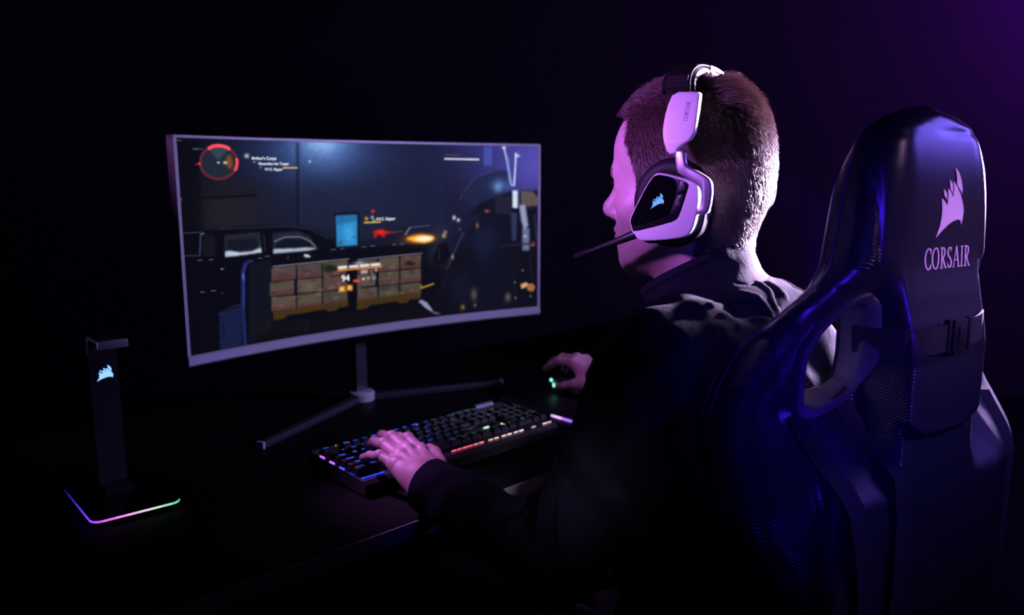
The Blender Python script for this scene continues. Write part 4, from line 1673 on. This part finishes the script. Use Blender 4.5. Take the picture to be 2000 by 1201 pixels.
# ------------------------------------------------------------------ the player
HC = np.array([0.8843, 0.5946, 1.2147])          # between the ears
HY = math.radians(12)                            # head turned to his left
HR = np.array([[math.cos(HY), -math.sin(HY), 0], [math.sin(HY), math.cos(HY), 0], [0, 0, 1]])
man = empty('person', (0.885, 0.5, 0), 'person in black jacket wearing a headset, typing with left hand, seated in gaming chair', 'person')
MO = (0.885, 0.5, 0)


def head_local(P):
    return (P - HC) @ HR


def head_sdf(q):
    s = q.copy()
    s[:, 0] = np.abs(s[:, 0])
    d = elli(q, (0, .002, .036), (.077, .091, .090))
    d = smin(d, elli(q, (0, .035, .042), (.066, .072, .064)), .03)
    d = smin(d, elli(q, (0, -.024, -.008), (.062, .058, .052)), .03)
    d = smin(d, elli(q, (0, .044, -.03), (.060, .056, .074)), .025)
    d = smin(d, elli(q, (0, .025, -.078), (.048, .052, .034)), .03)
    d = smin(d, cap(s, (.057, .008, -.05), (.026, .070, -.094), .021, .018), .025)
    d = smin(d, elli(q, (0, .074, -.095), (.028, .025, .021)), .018)
    d = smin(d, elli(q, (0, .078, -.06), (.036, .027, .03)), .018)
    d = smin(d, elli(s, (.046, .060, -.026), (.022, .023, .018)), .025)
    d = smin(d, cap(s, (0, .098, .012), (.036, .090, .015), .0125, .011), .014)
    d = smax(d, -elli(s, (.031, .113, -.003), (.021, .0215, .014)), .012)
    d = smin(d, elli(s, (.031, .0845, -.001), (.0155, .0140, .0125)), .006)
    d = smin(d, cap(q, (0, .101, .004), (0, .117, -.028), .0085, .0105), .012)
    d = smin(d, sph(q, (0, .1185, -.033), .0108), .010)
    d = smin(d, sph(s, (.0115, .107, -.037), .0085), .008)
    d = smax(d, -elli(s, (.006, .116, -.0475), (.0035, .006, .004)), .003)
    d = smin(d, elli(q, (0, .1005, -.058), (.023, .0085, .006)), .005)
    d = smin(d, elli(q, (0, .0995, -.0675), (.020, .009, .0065)), .005)
    d = smax(d, -cap(s, (0, .110, -.0628), (.022, .100, -.0632), .0014), .003)
    e = elli(s, (.079, -.012, -.02), (.009, .018, .031))
    e = smax(e, -elli(s, (.090, -.010, -.017), (.008, .010, .019)), .006)
    d = smin(d, e, .006)
    # lid slit
    d = smax(d, -elli(s, (.031, .0985, -.0015), (.0115, .004, .0022)), .002)
    return d


WL = np.array([.708, .918, .770])
WR = np.array([1.335, 1.120, .785])
HANDS = {
    'L': dict(w=WL, mcp=[(.757, 1.010, .789), (.737, 1.020, .793), (.717, 1.012, .790), (.699, .998, .785)],
              f=[[(.763, 1.052, .799), (.766, 1.080, .793), (.767, 1.098, .7815)],
                 [(.741, 1.066, .803), (.744, 1.098, .797), (.746, 1.119, .7825)],
                 [(.718, 1.057, .799), (.721, 1.088, .794), (.722, 1.108, .781)],
                 [(.693, 1.032, .792), (.691, 1.056, .786), (.690, 1.074, .779)]],
              th=[(.742, .942, .768), (.772, .982, .774), (.788, 1.012, .779), (.796, 1.037, .779)]),
    'R': dict(w=WR, mcp=[(1.316, 1.188, .812), (1.336, 1.196, .816), (1.356, 1.190, .811), (1.373, 1.178, .799)],
              f=[[(1.315, 1.232, .808), (1.316, 1.257, .796), (1.317, 1.276, .7835)],
                 [(1.337, 1.242, .810), (1.338, 1.268, .798), (1.339, 1.288, .7835)],
                 [(1.362, 1.232, .803), (1.370, 1.256, .788), (1.373, 1.270, .772)],
                 [(1.388, 1.205, .788), (1.390, 1.226, .774), (1.388, 1.242, .762)]],
              th=[(1.309, 1.128, .776), (1.288, 1.160, .773), (1.289, 1.188, .764), (1.2935, 1.212, .757)]),
}
EL = np.array([.735, .690, .730])
ER = np.array([1.255, .860, .785])
SHL = np.array([.748, .540, 1.010])
SHR = np.array([1.130, .605, .996])


def hand_sdf(P, H):
    w = H['w']
    mid = np.mean(H['mcp'], axis=0)
    d = cap(P, w, w + (mid - w) * .35, .026, .024)
    # flatten the wrist a little
    pal = None
    for i, m in enumerate(H['mcp']):
        m = np.array(m)
        st = w + (m - mid) * .55 + (mid - w) * .12
        c = cap(P, st, m, .0145, .0112 if i < 3 else .0102)
        pal = c if pal is None else smin(pal, c, .008)
        lowc = cap(P, st + (0, 0, -.008), m + (0, 0, -.007) - (m - st) * .1, .0125, .0095)
        pal = smin(pal, lowc, .012)
    d = smin(d, pal, .022)
    for m in H['mcp']:
        m = np.array(m)
        d = smin(d, sph(P, m + (0, -.001, .0022), .0098), .007)
        # tendon over the back of the hand
        d = smin(d, cap(P, w + (m - w) * .35 + (0, 0, .0105), m + (0, -.004, .0085), .0022, .0028), .006)
    rr = [(.0110, .0096, .0085, .0072), (.0112, .0099, .0087, .0074), (.0108, .0095, .0084, .0071), (.0098, .0085, .0075, .0064)]
    fg = None
    for i, m in enumerate(H['mcp']):
        pts = [np.array(m)] + [np.array(p) for p in H['f'][i]]
        c = None
        for k in range(3):
            e = cap(P, pts[k], pts[k + 1], rr[i][k], rr[i][k + 1])
            c = e if c is None else smin(c, e, .003)
        c = smin(c, sph(P, pts[1] + (0, 0, .002), rr[i][1] * .93), .004)
        c = smin(c, sph(P, pts[2] + (0, 0, .0012), rr[i][2] * .93), .003)
        fg = c if fg is None else smin(fg, c, .0012)
    d = smin(d, fg, .007)
    t = [np.array(p) for p in H['th']]
    c = smin(smin(cap(P, t[0], t[1], .0165, .0122), cap(P, t[1], t[2], .0118, .0102), .004), cap(P, t[2], t[3], .0102, .0080), .003)
    d = smin(d, c, .012)
    web = cap(P, t[0] + (t[1] - t[0]) * .5, np.array(H['mcp'][0]) * .75 + w * .25, .010, .010)
    return smin(d, web, .015)


NB = np.array([.890, .580, 1.030])
HD = HR @ np.array([0, -.012, -.05]) + HC


def torso_sdf(P, grow):
    d = elli(P, (.89, .525, .885), (.172 + grow, .112 + grow, .21 + grow))
    d = smin(d, elli(P, (.89, .515, .66), (.168 + grow, .122 + grow, .19 + grow)), .06)
    d = smin(d, cap(P, SHL + (.03, 0, -.01), SHR + (-.03, 0, -.01), .055 + grow), .06)
    d = smin(d, elli(P, (.90, .510, .965), (.135 + grow, .070 + grow, .088 + grow)), .04)
    for s in (SHL, SHR):
        d = smin(d, cap(P, NB + (0, -.012, -.020), s * .75 + NB * .25 + (0, -.005, -.010), .040 + grow, .042 + grow), .05)
    for s, e, w in ((SHL, EL, WL), (SHR, ER, WR)):
        d = smin(d, cap(P, s, e, .056 + grow, .045 + grow), .04)
        d = smin(d, cap(P, e, w, .044 + grow, .029 + grow * .8), .03)
    return d


def body_sdf(P):
    d = torso_sdf(P, 0)
    d = smin(d, smin(cap(P, HD, NB, .053, .057), cap(P, HC + HR @ np.array([0, -.018, -.06]), NB + (0, -.004, 0), .046, .056), .02), .03)
    m = np.linalg.norm(P - HC, axis=1) < .24
    if m.any():
        d[m] = smin(d[m], head_sdf(head_local(P[m])), .022)
    for k in 'LR':
        H = HANDS[k]
        c = (H['w'] + np.array(H['mcp'][1])) / 2 + (0, .04, 0)
        m = np.linalg.norm(P - c, axis=1) < .19
        if m.any():
            d[m] = smin(d[m], hand_sdf(P[m], H), .012)
    return d


def skin_material():
    m = mat('skin', (0.44, 0.27, 0.29), 0.48, bump='noise', bscale=420, bdist=0.0006)
    b = m.node_tree.nodes['Principled BSDF']
    b.inputs['Subsurface Weight'].default_value = 0.12
    b.inputs['Subsurface Radius'].default_value = (0.012, 0.004, 0.002)
    nt = m.node_tree
    a = nt.nodes.new('ShaderNodeAttribute')
    a.attribute_name = 'stubble'
    n = nt.nodes.new('ShaderNodeTexNoise')
    n.inputs['Scale'].default_value = 900
    tc = nt.nodes.new('ShaderNodeTexCoord')
    nt.links.new(tc.outputs['Object'], n.inputs['Vector'])
    mu = nt.nodes.new('ShaderNodeMath')
    mu.operation = 'MULTIPLY'
    nt.links.new(a.outputs['Fac'], mu.inputs[0])
    nt.links.new(n.outputs['Fac'], mu.inputs[1])
    mx = nt.nodes.new('ShaderNodeMix')
    mx.data_type = 'RGBA'
    mx.inputs['A'].default_value = (0.44, 0.27, 0.29, 1)
    mx.inputs['B'].default_value = (0.10, 0.06, 0.05, 1)
    nt.links.new(mu.outputs[0], mx.inputs['Factor'])
    nt.links.new(mx.outputs['Result'], b.inputs['Base Color'])
    return m


M_skin = skin_material()
P, F, Nn = sdf_mesh(body_sdf, (.62, .36, .47), (1.42, 1.32, 1.36), .0028)
body_P, body_F, body_N = P, F, Nn


def hair_mask(q):
    """1 where hair grows, in head space"""
    x, y, z = q.T
    ax = np.abs(x)
    yb = np.interp(z, [-.03, -.005, .02, .04, .0575, .075, .09], [.046, .050, .0535, .060, .068, .066, .064])
    side = (y < yb) & (z > -.012)
    top = z > (.090 - 1.2 * np.maximum(ax - .045, 0) + .9 * np.maximum(.07 - y, 0) * 0)
    nape = (y < -.035 + .25 * np.maximum(-z - .02, 0)) & (z > -.092) & (z <= -.012)
    return (side | (top & (y < .125)) | nape) & (z > -.095)


ql = head_local(P)
near = np.linalg.norm(ql, axis=1) < .2
hm = hair_mask(ql) & near
mi = (hm[F].sum(1) >= 3).astype(int)
body = np_mesh('body', P, F, Nn, [M_skin, M_scalp], man, MO, mi)
st = np.zeros(len(P), np.float32)
x, y, z = ql.T
jaw = np.clip((-.035 - z) / .02, 0, 1) * np.clip((z + .135) / .02, 0, 1) * np.clip((y + .01) / .03, 0, 1)
st[near] = (jaw * 1.1)[near]
brow = near & (np.abs(z - .0155 - .004 * np.sin(np.abs(x) * 60)) < .0045) & (np.abs(x) > .012) & (np.abs(x) < .048) & (y > .06)
st[brow] = 1.9
at_ = body.data.attributes.new('stubble', 'FLOAT', 'POINT')
if len(body.data.vertices) == len(st):
    at_.data.foreach_set('value', st)

for sx in (-1, 1):
    c = HC + HR @ np.array([sx * .031, .0856, -.0012])
    g = Geo()
    b = bmesh.new()
    bmesh.ops.create_uvsphere(b, u_segments=20, v_segments=14, radius=.0126)
    g.bm(b, 0, True, Matrix.Translation(Vector(c)))
    g.build('eye', M_eye, man, MO)

for sx in (-1, 1):
    g = Geo()
    pts = []
    for i in range(11):
        t = -1 + i / 5
        loc = np.array([sx * (.031 + .0125 * t), .0985 - .0050 * t * t, .0010 + .0016 * (1 - t * t)])
        pts.append(HC + HR @ loc)
    g.tube(pts, [.0004 + .0006 * math.sin(PI * i / 10) for i in range(11)], 6)
    for i in range(15):
        t = -.9 + 1.8 * i / 14
        a_ = np.array([sx * (.031 + .0125 * t), .0985 - .0050 * t * t, .0010 + .0016 * (1 - t * t)])
        e_ = a_ + np.array([sx * .0020 * t, .0036, .0018])
        g.tube([HC + HR @ a_, HC + HR @ ((a_ + e_) / 2 + np.array([0, 0, -.0008])), HC + HR @ e_], [.0003, .00025, .0001], 4)
    g.build('eyelash', M_lash, man, MO)

# ---- hair: short strands, longer on top
tri = body_P[body_F]
fc_ = tri.mean(1)
sel = np.argwhere(mi == 1).ravel()
A4 = np.linalg.norm(np.cross(tri[sel, 2] - tri[sel, 0], tri[sel, 3] - tri[sel, 1]), axis=1)
NH = 64000
pick = sel[RNG.choice(len(sel), NH, p=A4 / A4.sum())]
a, b_ = RNG.random((NH, 1)), RNG.random((NH, 1))
q4 = body_P[body_F[pick]]
roots = (q4[:, 0] * (1 - a) + q4[:, 1] * a) * (1 - b_) + (q4[:, 3] * (1 - a) + q4[:, 2] * a) * b_
nr = body_N[body_F[pick]].mean(1)
nr /= np.linalg.norm(nr, axis=1)[:, None]
rl = head_local(roots)
nl = nr @ HR
comb = np.zeros_like(rl)
top = np.clip((rl[:, 2] - .07) / .05, 0, 1)
fr = np.clip((rl[:, 1] - .03) / .07, 0, 1)
comb[:, 1] = -.75 + 1.5 * top * (rl[:, 1] > -.02) + .5 * fr
comb[:, 2] = -1.0 * (1 - top) + .9 * fr * top
comb[:, 0] = .25 * top
whorl = RNG.normal(0, .28, rl.shape)
comb = comb + whorl
comb -= (comb * nl).sum(1)[:, None] * nl
comb /= np.linalg.norm(comb, axis=1)[:, None] + 1e-6
ln = .0080 + .0055 * top + .006 * fr * top + .002 * np.clip((rl[:, 2] - .0) / .06, 0, 1)
ln *= np.clip((rl[:, 2] + .11) / .06, .35, 1) * (.65 + .6 * RNG.random(NH))
lift = .3 + .6 * RNG.random(NH) + .5 * top + .25 * (rl[:, 1] < -.02)
NP = 4
pos = np.zeros((NH, NP, 3))
for k in range(NP):
    t = k / (NP - 1)
    loc = rl + ln[:, None] * t * (nl * (lift * (1 - .35 * t))[:, None] + comb * (.35 + .65 * t))
    pos[:, k] = loc @ HR.T + HC
pos[:, 0] -= nr * .0012
M_hair = bpy.data.materials.new('hair_brown')
M_hair.use_nodes = True
hb = M_hair.node_tree.nodes['Principled BSDF']
hb.inputs['Base Color'].default_value = (0.095, 0.052, 0.05, 1)
hb.inputs['Roughness'].default_value = 0.42
hb.inputs['Specular IOR Level'].default_value = 0.6
cd = bpy.data.hair_curves.new('hair')
cd.add_curves([NP] * NH)
cd.attributes['position'].data.foreach_set('vector', (pos - np.array(MO)).astype(np.float32).ravel())
ra = cd.attributes.get('radius') or cd.attributes.new('radius', 'FLOAT', 'POINT')
ra.data.foreach_set('value', np.tile(np.array([.00032, .0003, .00024, .0001], np.float32), NH))
cd.materials.append(M_hair)
link('hair', cd, man)

# ---- jacket
CT = HC + HR @ np.array([0, .000, -.085])       # collar, near its top
CB = np.array([.890, .566, 1.036])
CAX = (CT - CB) / np.linalg.norm(CT - CB)


def ridge(x):
    return 1 - np.abs(np.sin(x))


# folds gathered below the collar: height, width, course
CREASES = [
    (.0060, .0050, [(.8963, .4947, 1.0991), (.8932, .482, 1.0945), (.89, .4727, 1.0879)]),
    (.0055, .0045, [(.8758, .4957, 1.1012), (.8709, .4802, 1.0945), (.8598, .4689, 1.0843), (.8573, .4643, 1.0766)]),
    (.0055, .0045, [(.8347, .4936, 1.0944), (.8414, .4782, 1.0906), (.8424, .4693, 1.0821), (.8419, .4628, 1.0741)]),
    (.0045, .0045, [(.8191, .4977, 1.089), (.8284, .4869, 1.0904), (.8388, .4766, 1.0887)]),
    (.0075, .0085, [(.7855, .4832, 1.0726), (.7901, .4695, 1.0635), (.8059, .4628, 1.0583), (.83, .455, 1.056)]),
    (.0050, .0060, [(.8019, .4768, 1.0667), (.8177, .4723, 1.070), (.8285, .4638, 1.0697)]),
    (.0050, .0060, [(.7641, .4663, 1.0534), (.7715, .4612, 1.0486), (.785, .455, 1.043)]),
    (.0035, .0045, [(.7802, .4987, 1.0857), (.7943, .4964, 1.0837)]),
    (-.0080, .0110, [(.8133, .4871, 1.0821), (.824, .4793, 1.083), (.8306, .4714, 1.0791)]),
    (-.0045, .0045, [(.881, .4871, 1.0951), (.874, .4721, 1.0881), (.8661, .4678, 1.0832)]),
    (-.0022, .0022, [(.8468, .5087, 1.1036), (.8579, .4983, 1.1012), (.8789, .4971, 1.1017), (.9055, .5042, 1.1029), (.93, .515, 1.104)]),
]


def jacket_sdf(P):
    d = torso_sdf(P, .013)
    x, y, z = P.T
    w1 = .012 * np.sin(x * 31 + z * 17 + 1.3) + .012 * np.sin(z * 37 - y * 23)
    f = .0022 * np.sin((x + w1) * 70 + (z - y) * 45) + .0016 * np.sin((y + z + w1) * 95 + x * 30)
    # pleats falling from the collar over the upper back
    m = (z > 1.02) & (z < 1.14) & (y < .53)
    if m.any():
        q = P[m]
        fm = np.zeros(len(q))
        for amp, w, pl in CREASES:
            best = np.full(len(q), 9.)
            for a_, b_ in zip(pl[:-1], pl[1:]):
                best = np.minimum(best, cap(q, a_, b_, 0))
            fm -= amp * np.exp(-(best / w) ** 2)
        f[m] += fm
    # rings of creases on the sleeves
    for s, e, w in ((SHL, EL, WL), (SHR, ER, WR)):
        ax = (w - e) / np.linalg.norm(w - e)
        t = (P - e) @ ax
        near = np.clip(1 - np.linalg.norm(P - e, axis=1) / .2, 0, 1)
        f = f - near * .006 * (ridge(t * 75 + w1 * 40) ** 2 - .4)
    d = d + f
    # stand-up collar
    r = P - CB
    t = r @ CAX
    rad = np.linalg.norm(r - t[:, None] * CAX, axis=1)
    rc = .0775 - .10 * np.clip(t, 0, .1) + .0012 * np.sin(np.arctan2(r[:, 0], r[:, 1]) * 5 + t * 60)
    top = .088 + .22 * (CB[1] - .0 - y)
    col = smax(np.abs(rad - rc) - .0036, np.maximum(t - np.clip(top, .05, .098), -t - .02), .003)
    # seam where the collar is sewn on, and a folded top welt
    d = smin(d, col, .012)
    d = smin(d, smax(np.abs(rad - rc - .001) - .0046, np.abs(t - np.clip(top, .05, .098) + .006) - .005, .002), .002)
    d = smax(d, -smax(rad - rc + .0036, -(t - .005), .003), .002)
    # sleeves open at the wrists
    for e, w, H in ((EL, WL, 'L'), (ER, WR, 'R')):
        ax = (w - e) / np.linalg.norm(w - e)
        t = (P - w) @ ax
        m = (np.linalg.norm(P - w, axis=1) < .14)
        if m.any():
            tm = t[m]
            rr = np.linalg.norm((P[m] - w) - tm[:, None] * ax, axis=1)
            cuff = smax(np.abs(rr - .039) - .0026, np.abs(tm + .010) - .020, .002)
            dm = smax(d[m], tm - .008, .003)
            dm = smax(dm, -smax(rr - .0345, -(tm + .03), .003), .002)
            d[m] = smin(dm, cuff, .004)
    return d


P, F, Nn = sdf_mesh(jacket_sdf, (.60, .34, .44), (1.42, 1.20, 1.18), .0032)
np_mesh('jacket', P, F, Nn, M_cloth, man, MO)

# ---- trousers and shoes
LEG = [((.80, .52, .545), (.775, .95, .555), (.775, .93, .12)), ((.97, .53, .545), (1.03, .96, .555), (1.05, .97, .12))]


def trouser_sdf(P):
    d = elli(P, (.885, .50, .56), (.175, .13, .10))
    for h, k, a in LEG:
        l = smin(cap(P, h, k, .085, .062), cap(P, k, a, .060, .048), .04)
        d = smin(d, l, .03)
    x, y, z = P.T
    d = d + .0025 * np.sin(x * 60 + z * 40 + y * 25)
    return np.maximum(d, .075 - z)


P, F, Nn = sdf_mesh(trouser_sdf, (.66, .34, .06), (1.16, 1.06, .70), .009)
np_mesh('trousers', P, F, Nn, M_trouser, man, MO)
for h, k, a in LEG:
    ax_, ay_ = a[0], a[1]

    def shoe_sdf(P):
        q = P - np.array([ax_, ay_, 0])
        d = cap(q, (0, -.03, .055), (0, .04, .05), .04)
        d = smin(d, cap(q, (0, .03, .04), (0, .16, .034), .042, .036), .03)
        d = smin(d, cap(q, (0, -.02, .06), (0, -.01, .12), .042, .044), .03)
        return smax(smax(d, .003 - q[:, 2], .006), q[:, 2] - .125, .004)
    P, F, Nn = sdf_mesh(shoe_sdf, (ax_ - .07, ay_ - .1, -.01), (ax_ + .07, ay_ + .22, .15), .007)
    np_mesh('shoe', P, F, Nn, M_shoe, man, MO)

# ------------------------------------------------------------------ headset, worn on the head
hset = empty('headset', tuple(HC), 'white and black headset with boom microphone and blue sail emblem, worn on the head', 'headset', HY)


def side_M(sx):
    """maps polygon (y, z) and depth outward -> head space; sx -1 = his left"""
    return Matrix(((0, 0, sx, 0), (1, 0, 0, 0), (0, 1, 0, 0), (0, 0, 0, 1)))


def mm(pts):
    return [(a / 1000, b / 1000) for a, b in pts]


def smooth_poly(p, n=2):
    for _ in range(n):
        q = []
        for i in range(len(p)):
            a, b = p[i], p[(i + 1) % len(p)]
            q += [(a[0] * .78 + b[0] * .22, a[1] * .78 + b[1] * .22), (a[0] * .22 + b[0] * .78, a[1] * .22 + b[1] * .78)]
        p = q
    return p


OUTER = mm([(1.3, 16.4), (-22.6, 11.3), (-42.0, 6.0), (-47.0, 0.7), (-48.0, -16.2), (-44.8, -38.8), (-40.4, -50.4), (-32.9, -56.2), (-9.3, -60.4), (19.2, -63.1), (26.1, -60.4), (32.5, -54.5), (34.5, -47.3), (36.6, -39.9), (34.7, -33.2), (16.0, 2.7), (7.2, 13.8)])
PANEL = mm([(0.2, 15.2), (-37.3, 5.6), (-34.2, -6.7), (-26.6, -31.3), (-21.9, -38.0), (-3.0, -43.8), (31.0, -53.0), (32.6, -48.0), (35.0, -40.8), (33.6, -34.1), (14.9, 1.8), (6.2, 12.9)])
GLASS = mm([(0.0, 14.2), (-24.6, 8.4), (-13.6, -29.6), (-10.6, -32.8), (31.8, -46.6), (34.0, -40.6), (32.8, -34.4), (14.2, 1.4), (5.8, 12.0)])
BTN1 = mm([(-26.0, 8.0), (-35.9, 5.2), (-33.4, -5.0), (-22.6, -8.8), (-23.6, -3.6)])
BTN2 = mm([(-22.3, -9.8), (-33.1, -6.2), (-27.0, -27.0), (-22.6, -33.4), (-15.6, -31.6), (-15.0, -28.6)])
CEN = (-.006, -.022)


def scaled(p, s, dx=0, dy=0):
    return [(CEN[0] + (a - CEN[0]) * s + dx, CEN[1] + (b - CEN[1]) * s + dy) for a, b in p]


ARM = mm([(-18.8, 40.5), (-31.6, 41.5), (-33.2, 26.5), (-36.0, 22.8), (-46.5, 18.4), (-59.8, 11.2), (-64.0, 5.6), (-65.2, -4.0), (-63.8, -19.0), (-60.8, -27.4), (-54.5, -31.0), (-48.0, -29.4), (-46.8, -24.6), (-50.4, -21.8), (-52.6, -18.4), (-53.4, -8.0), (-52.2, -2.4), (-47.0, 3.0), (-35.5, 9.8), (-24.8, 14.8), (-21.4, 22.0)])
SLIDER = mm([(-4.3, 107.3), (-33.6, 105.8), (-37.9, 103.0), (-39.6, 78.0), (-39.1, 55.0), (-20.9, 42.3), (-20.3, 37.5), (-9.0, 36.0), (-1.3, 55.8), (0.6, 69.0), (-0.7, 88.6)])
for sx in (-1, 1):
    Mx = side_M(sx)
    g = Geo()
    g.prism(smooth_poly(OUTER, 2), .0990, .1135, .0022, 0, Mx)
    cupo = g.build('ear_cup', M_white, hset)
    g = Geo()
    g.prism(smooth_poly(scaled(OUTER, 1.06, -.002, -.0015), 2), .082, .0995, .003, 0, Mx)
    g.build('cup_housing', M_blackpl, cupo)
    g = Geo()
    g.prism(smooth_poly(PANEL, 1), .110, .1139, .0007, 0, Mx)
    g.build('cup_panel', M_panel, cupo)
    g = Geo()
    g.prism(smooth_poly(GLASS, 2), .1085, .1152, .0050, 0, Mx, 5, False)
    g.build('gloss_plate', M_gloss, cupo)
    for bp in (BTN1, BTN2):
        g = Geo()
        g.prism(smooth_poly(bp, 1), .112, .1148, .0006, 0, Mx)
        g.build('button', M_panel, cupo)
    if sx < 0:
        cup_left = cupo
    # soft cushion pressed against the head
    g = Geo()
    ring = [(CEN[0] + .003 + .0365 * math.cos(t * PI / 24), CEN[1] + .003 + .0405 * math.sin(t * PI / 24)) for t in range(48)]
    g.tube([Mx @ Vector((a, b, .0790)) for a, b in ring], .0125, 14, close=True, up=(1, 0, 0))
    g.build('ear_cushion', M_padleather, cupo)
    # fork
    Ms = Mx @ Matrix.Translation((0, 0, 0))
    g = Geo()
    g.prism(smooth_poly(ARM, 1), .1110, .1185, .0026, 0, Ms)
    fork = g.build('fork', M_alu, hset)
    g = Geo()
    g.tube([Mx @ Vector((-.0535, -.0255, .100)), Mx @ Vector((-.0535, -.0255, .114))], .004, 14)
    g.build('pivot', M_alu, fork)
    # slider plate leaning in towards the crown
    b = Geo()
    b.prism(smooth_poly(SLIDER, 1), .0, .0095, .0028, 0, sub=5)
    b.v = [tuple(Mx @ Vector((p[0], p[1], .1040 + p[2] - .30 * max(p[1] - .05, 0) - .9 * max(p[1] - .08, 0) ** 2 * 6))) for p in b.v]
    sp_ = b.build('slider_plate', M_white, hset)
    if sx < 0:
        slider_left = sp_

# symbols on the two buttons, emblem and word on the left side
ML = side_M(-1)
emblem('emblem', M_emblem, cup_left, lambda x, y: tuple(ML @ Vector((.0088 - x * .0165 , -.0252 + y * .0150 + x * .0045, .1155))), n=1)
g = Geo()
ico = [(.0000 + .0022 * math.cos(t * PI / 9 + .9), .0022 * math.sin(t * PI / 9 + .9)) for t in range(16)]
g.tube([ML @ Vector((-.0290 + a, .0005 + b_, .1149)) for a, b_ in ico], .0004, 6, up=(1, 0, 0))
g.tube([ML @ Vector((-.0290, .0005, .1149)), ML @ Vector((-.0290, .0035, .1149))], .0004, 6, up=(0, 1, 0))
g.build('power_symbol', mat('grey_ink', (.25, .24, .3), .5), cup_left)
g = Geo()
g.tube([ML @ Vector((-.0240, -.0170 + t, .1149)) for t in (-.0006, .0018)], .0011, 8, up=(0, 1, 0))
g.tube([ML @ Vector((-.0240 + .0022 * math.cos(t), -.0172 + .0022 * math.sin(t), .1149)) for t in np.linspace(PI, 2 * PI, 8)], .0004, 6, up=(1, 0, 0))
g.tube([ML @ Vector((-.0240, -.0194, .1149)), ML @ Vector((-.0240, -.0212, .1149))], .0004, 6, up=(0, 1, 0))
g.build('microphone_symbol', MATS['grey_ink'], cup_left)
pv = []
for p in wv:
    a, h = p[0] * .0215 / ww, p[1] * .0052
    zz = .0735 + a
    dep = .1040 + .0095 - .30 * max(zz - .05, 0) - 5.4 * max(zz - .08, 0) ** 2 + .00012
    pv.append(tuple(ML @ Vector((-.0292 + h, zz, dep))))
flat_mesh('word', pv, wf, M_ink, slider_left)

# boom microphone, swung forward from the left cup
g = Geo()
bp = [(.016, -.0520, .1050), (.024, -.0540, .1078), (.032, -.0560, .1080), (.052, -.0640, .1065), (.076, -.0728, .103), (.098, -.0808, .098)]
g.tube([ML @ Vector(p) for p in bp], [.0050, .0058, .0056, .0046, .0036, .0030], 14, up=(1, 0, 0), flat=1.0)
boom = g.build('boom', M_blackpl, hset)
g = Geo()
bp = [(.094, -.0795, .0992), (.098, -.0808, .098), (.103, -.0826, .0965), (.118, -.0880, .0915), (.1225, -.0897, .0898), (.1235, -.0901, .0895)]
g.tube([ML @ Vector(p) for p in bp], [.0020, .0040, .0046, .0046, .0038, .0015], 14, up=(1, 0, 0))
g.build('microphone', M_padleather, boom)


# headband: padded arch with a bright frame along it
def arch(t, r0, yoff=0.0):
    """t 0..pi from his left to right"""
    x = -(.0945 + r0) * math.cos(t)
    s = math.sin(t)
    z = .070 + (.0685 + r0) * s ** .92
    y = -.0215 + .0300 * s + yoff
    return Vector((x, y, z))


def band(t0, t1, r0, r1, w, n=40, y0=0.0, crown=0.0):
    g = Geo()
    prof = []
    for k in range(16):
        a = 2 * PI * k / 16
        ca, sa = math.cos(a), math.sin(a)
        prof.append((abs(ca) ** .55 * (1 if ca > 0 else -1) * w / 2, (r0 + r1) / 2 + abs(sa) ** .7 * (1 if sa > 0 else -1) * (r1 - r0) / 2))
    vs, fs = [], []
    for i in range(n + 1):
        t = t0 + (t1 - t0) * i / n
        for yy, rr in prof:
            vs.append(arch(t, rr, yy + y0))
    m = 16
    for i in range(n):
        for j in range(m):
            fs.append([i * m + j, i * m + (j + 1) % m, (i + 1) * m + (j + 1) % m, (i + 1) * m + j])
    fs.append(list(range(m)))
    fs.append([n * m + j for j in range(m)][::-1])
    g.add(vs, fs, 0, True)
    return g


T0 = math.radians(32)
hband = band(math.radians(18), PI - math.radians(18), .0046, .0078, .030, y0=-.002).build('headband', M_padleather, hset)
band(T0, PI - T0, -.0065, .0050, .042).build('headband_pad', M_padleather, hband)

band(math.radians(88), PI - math.radians(26), .0005, .0058, .0026, y0=-.0215).build('headband_edge', M_alu, hband)
for i in range(7):
    t = math.radians(33 + i * 2.1)
    g = Geo()
    g.tube([arch(t, .0083, -.014), arch(t, .0083, .012)], .0006, 6, up=(1, 0, 0))
    g.build('band_rib', M_padleather, hband)
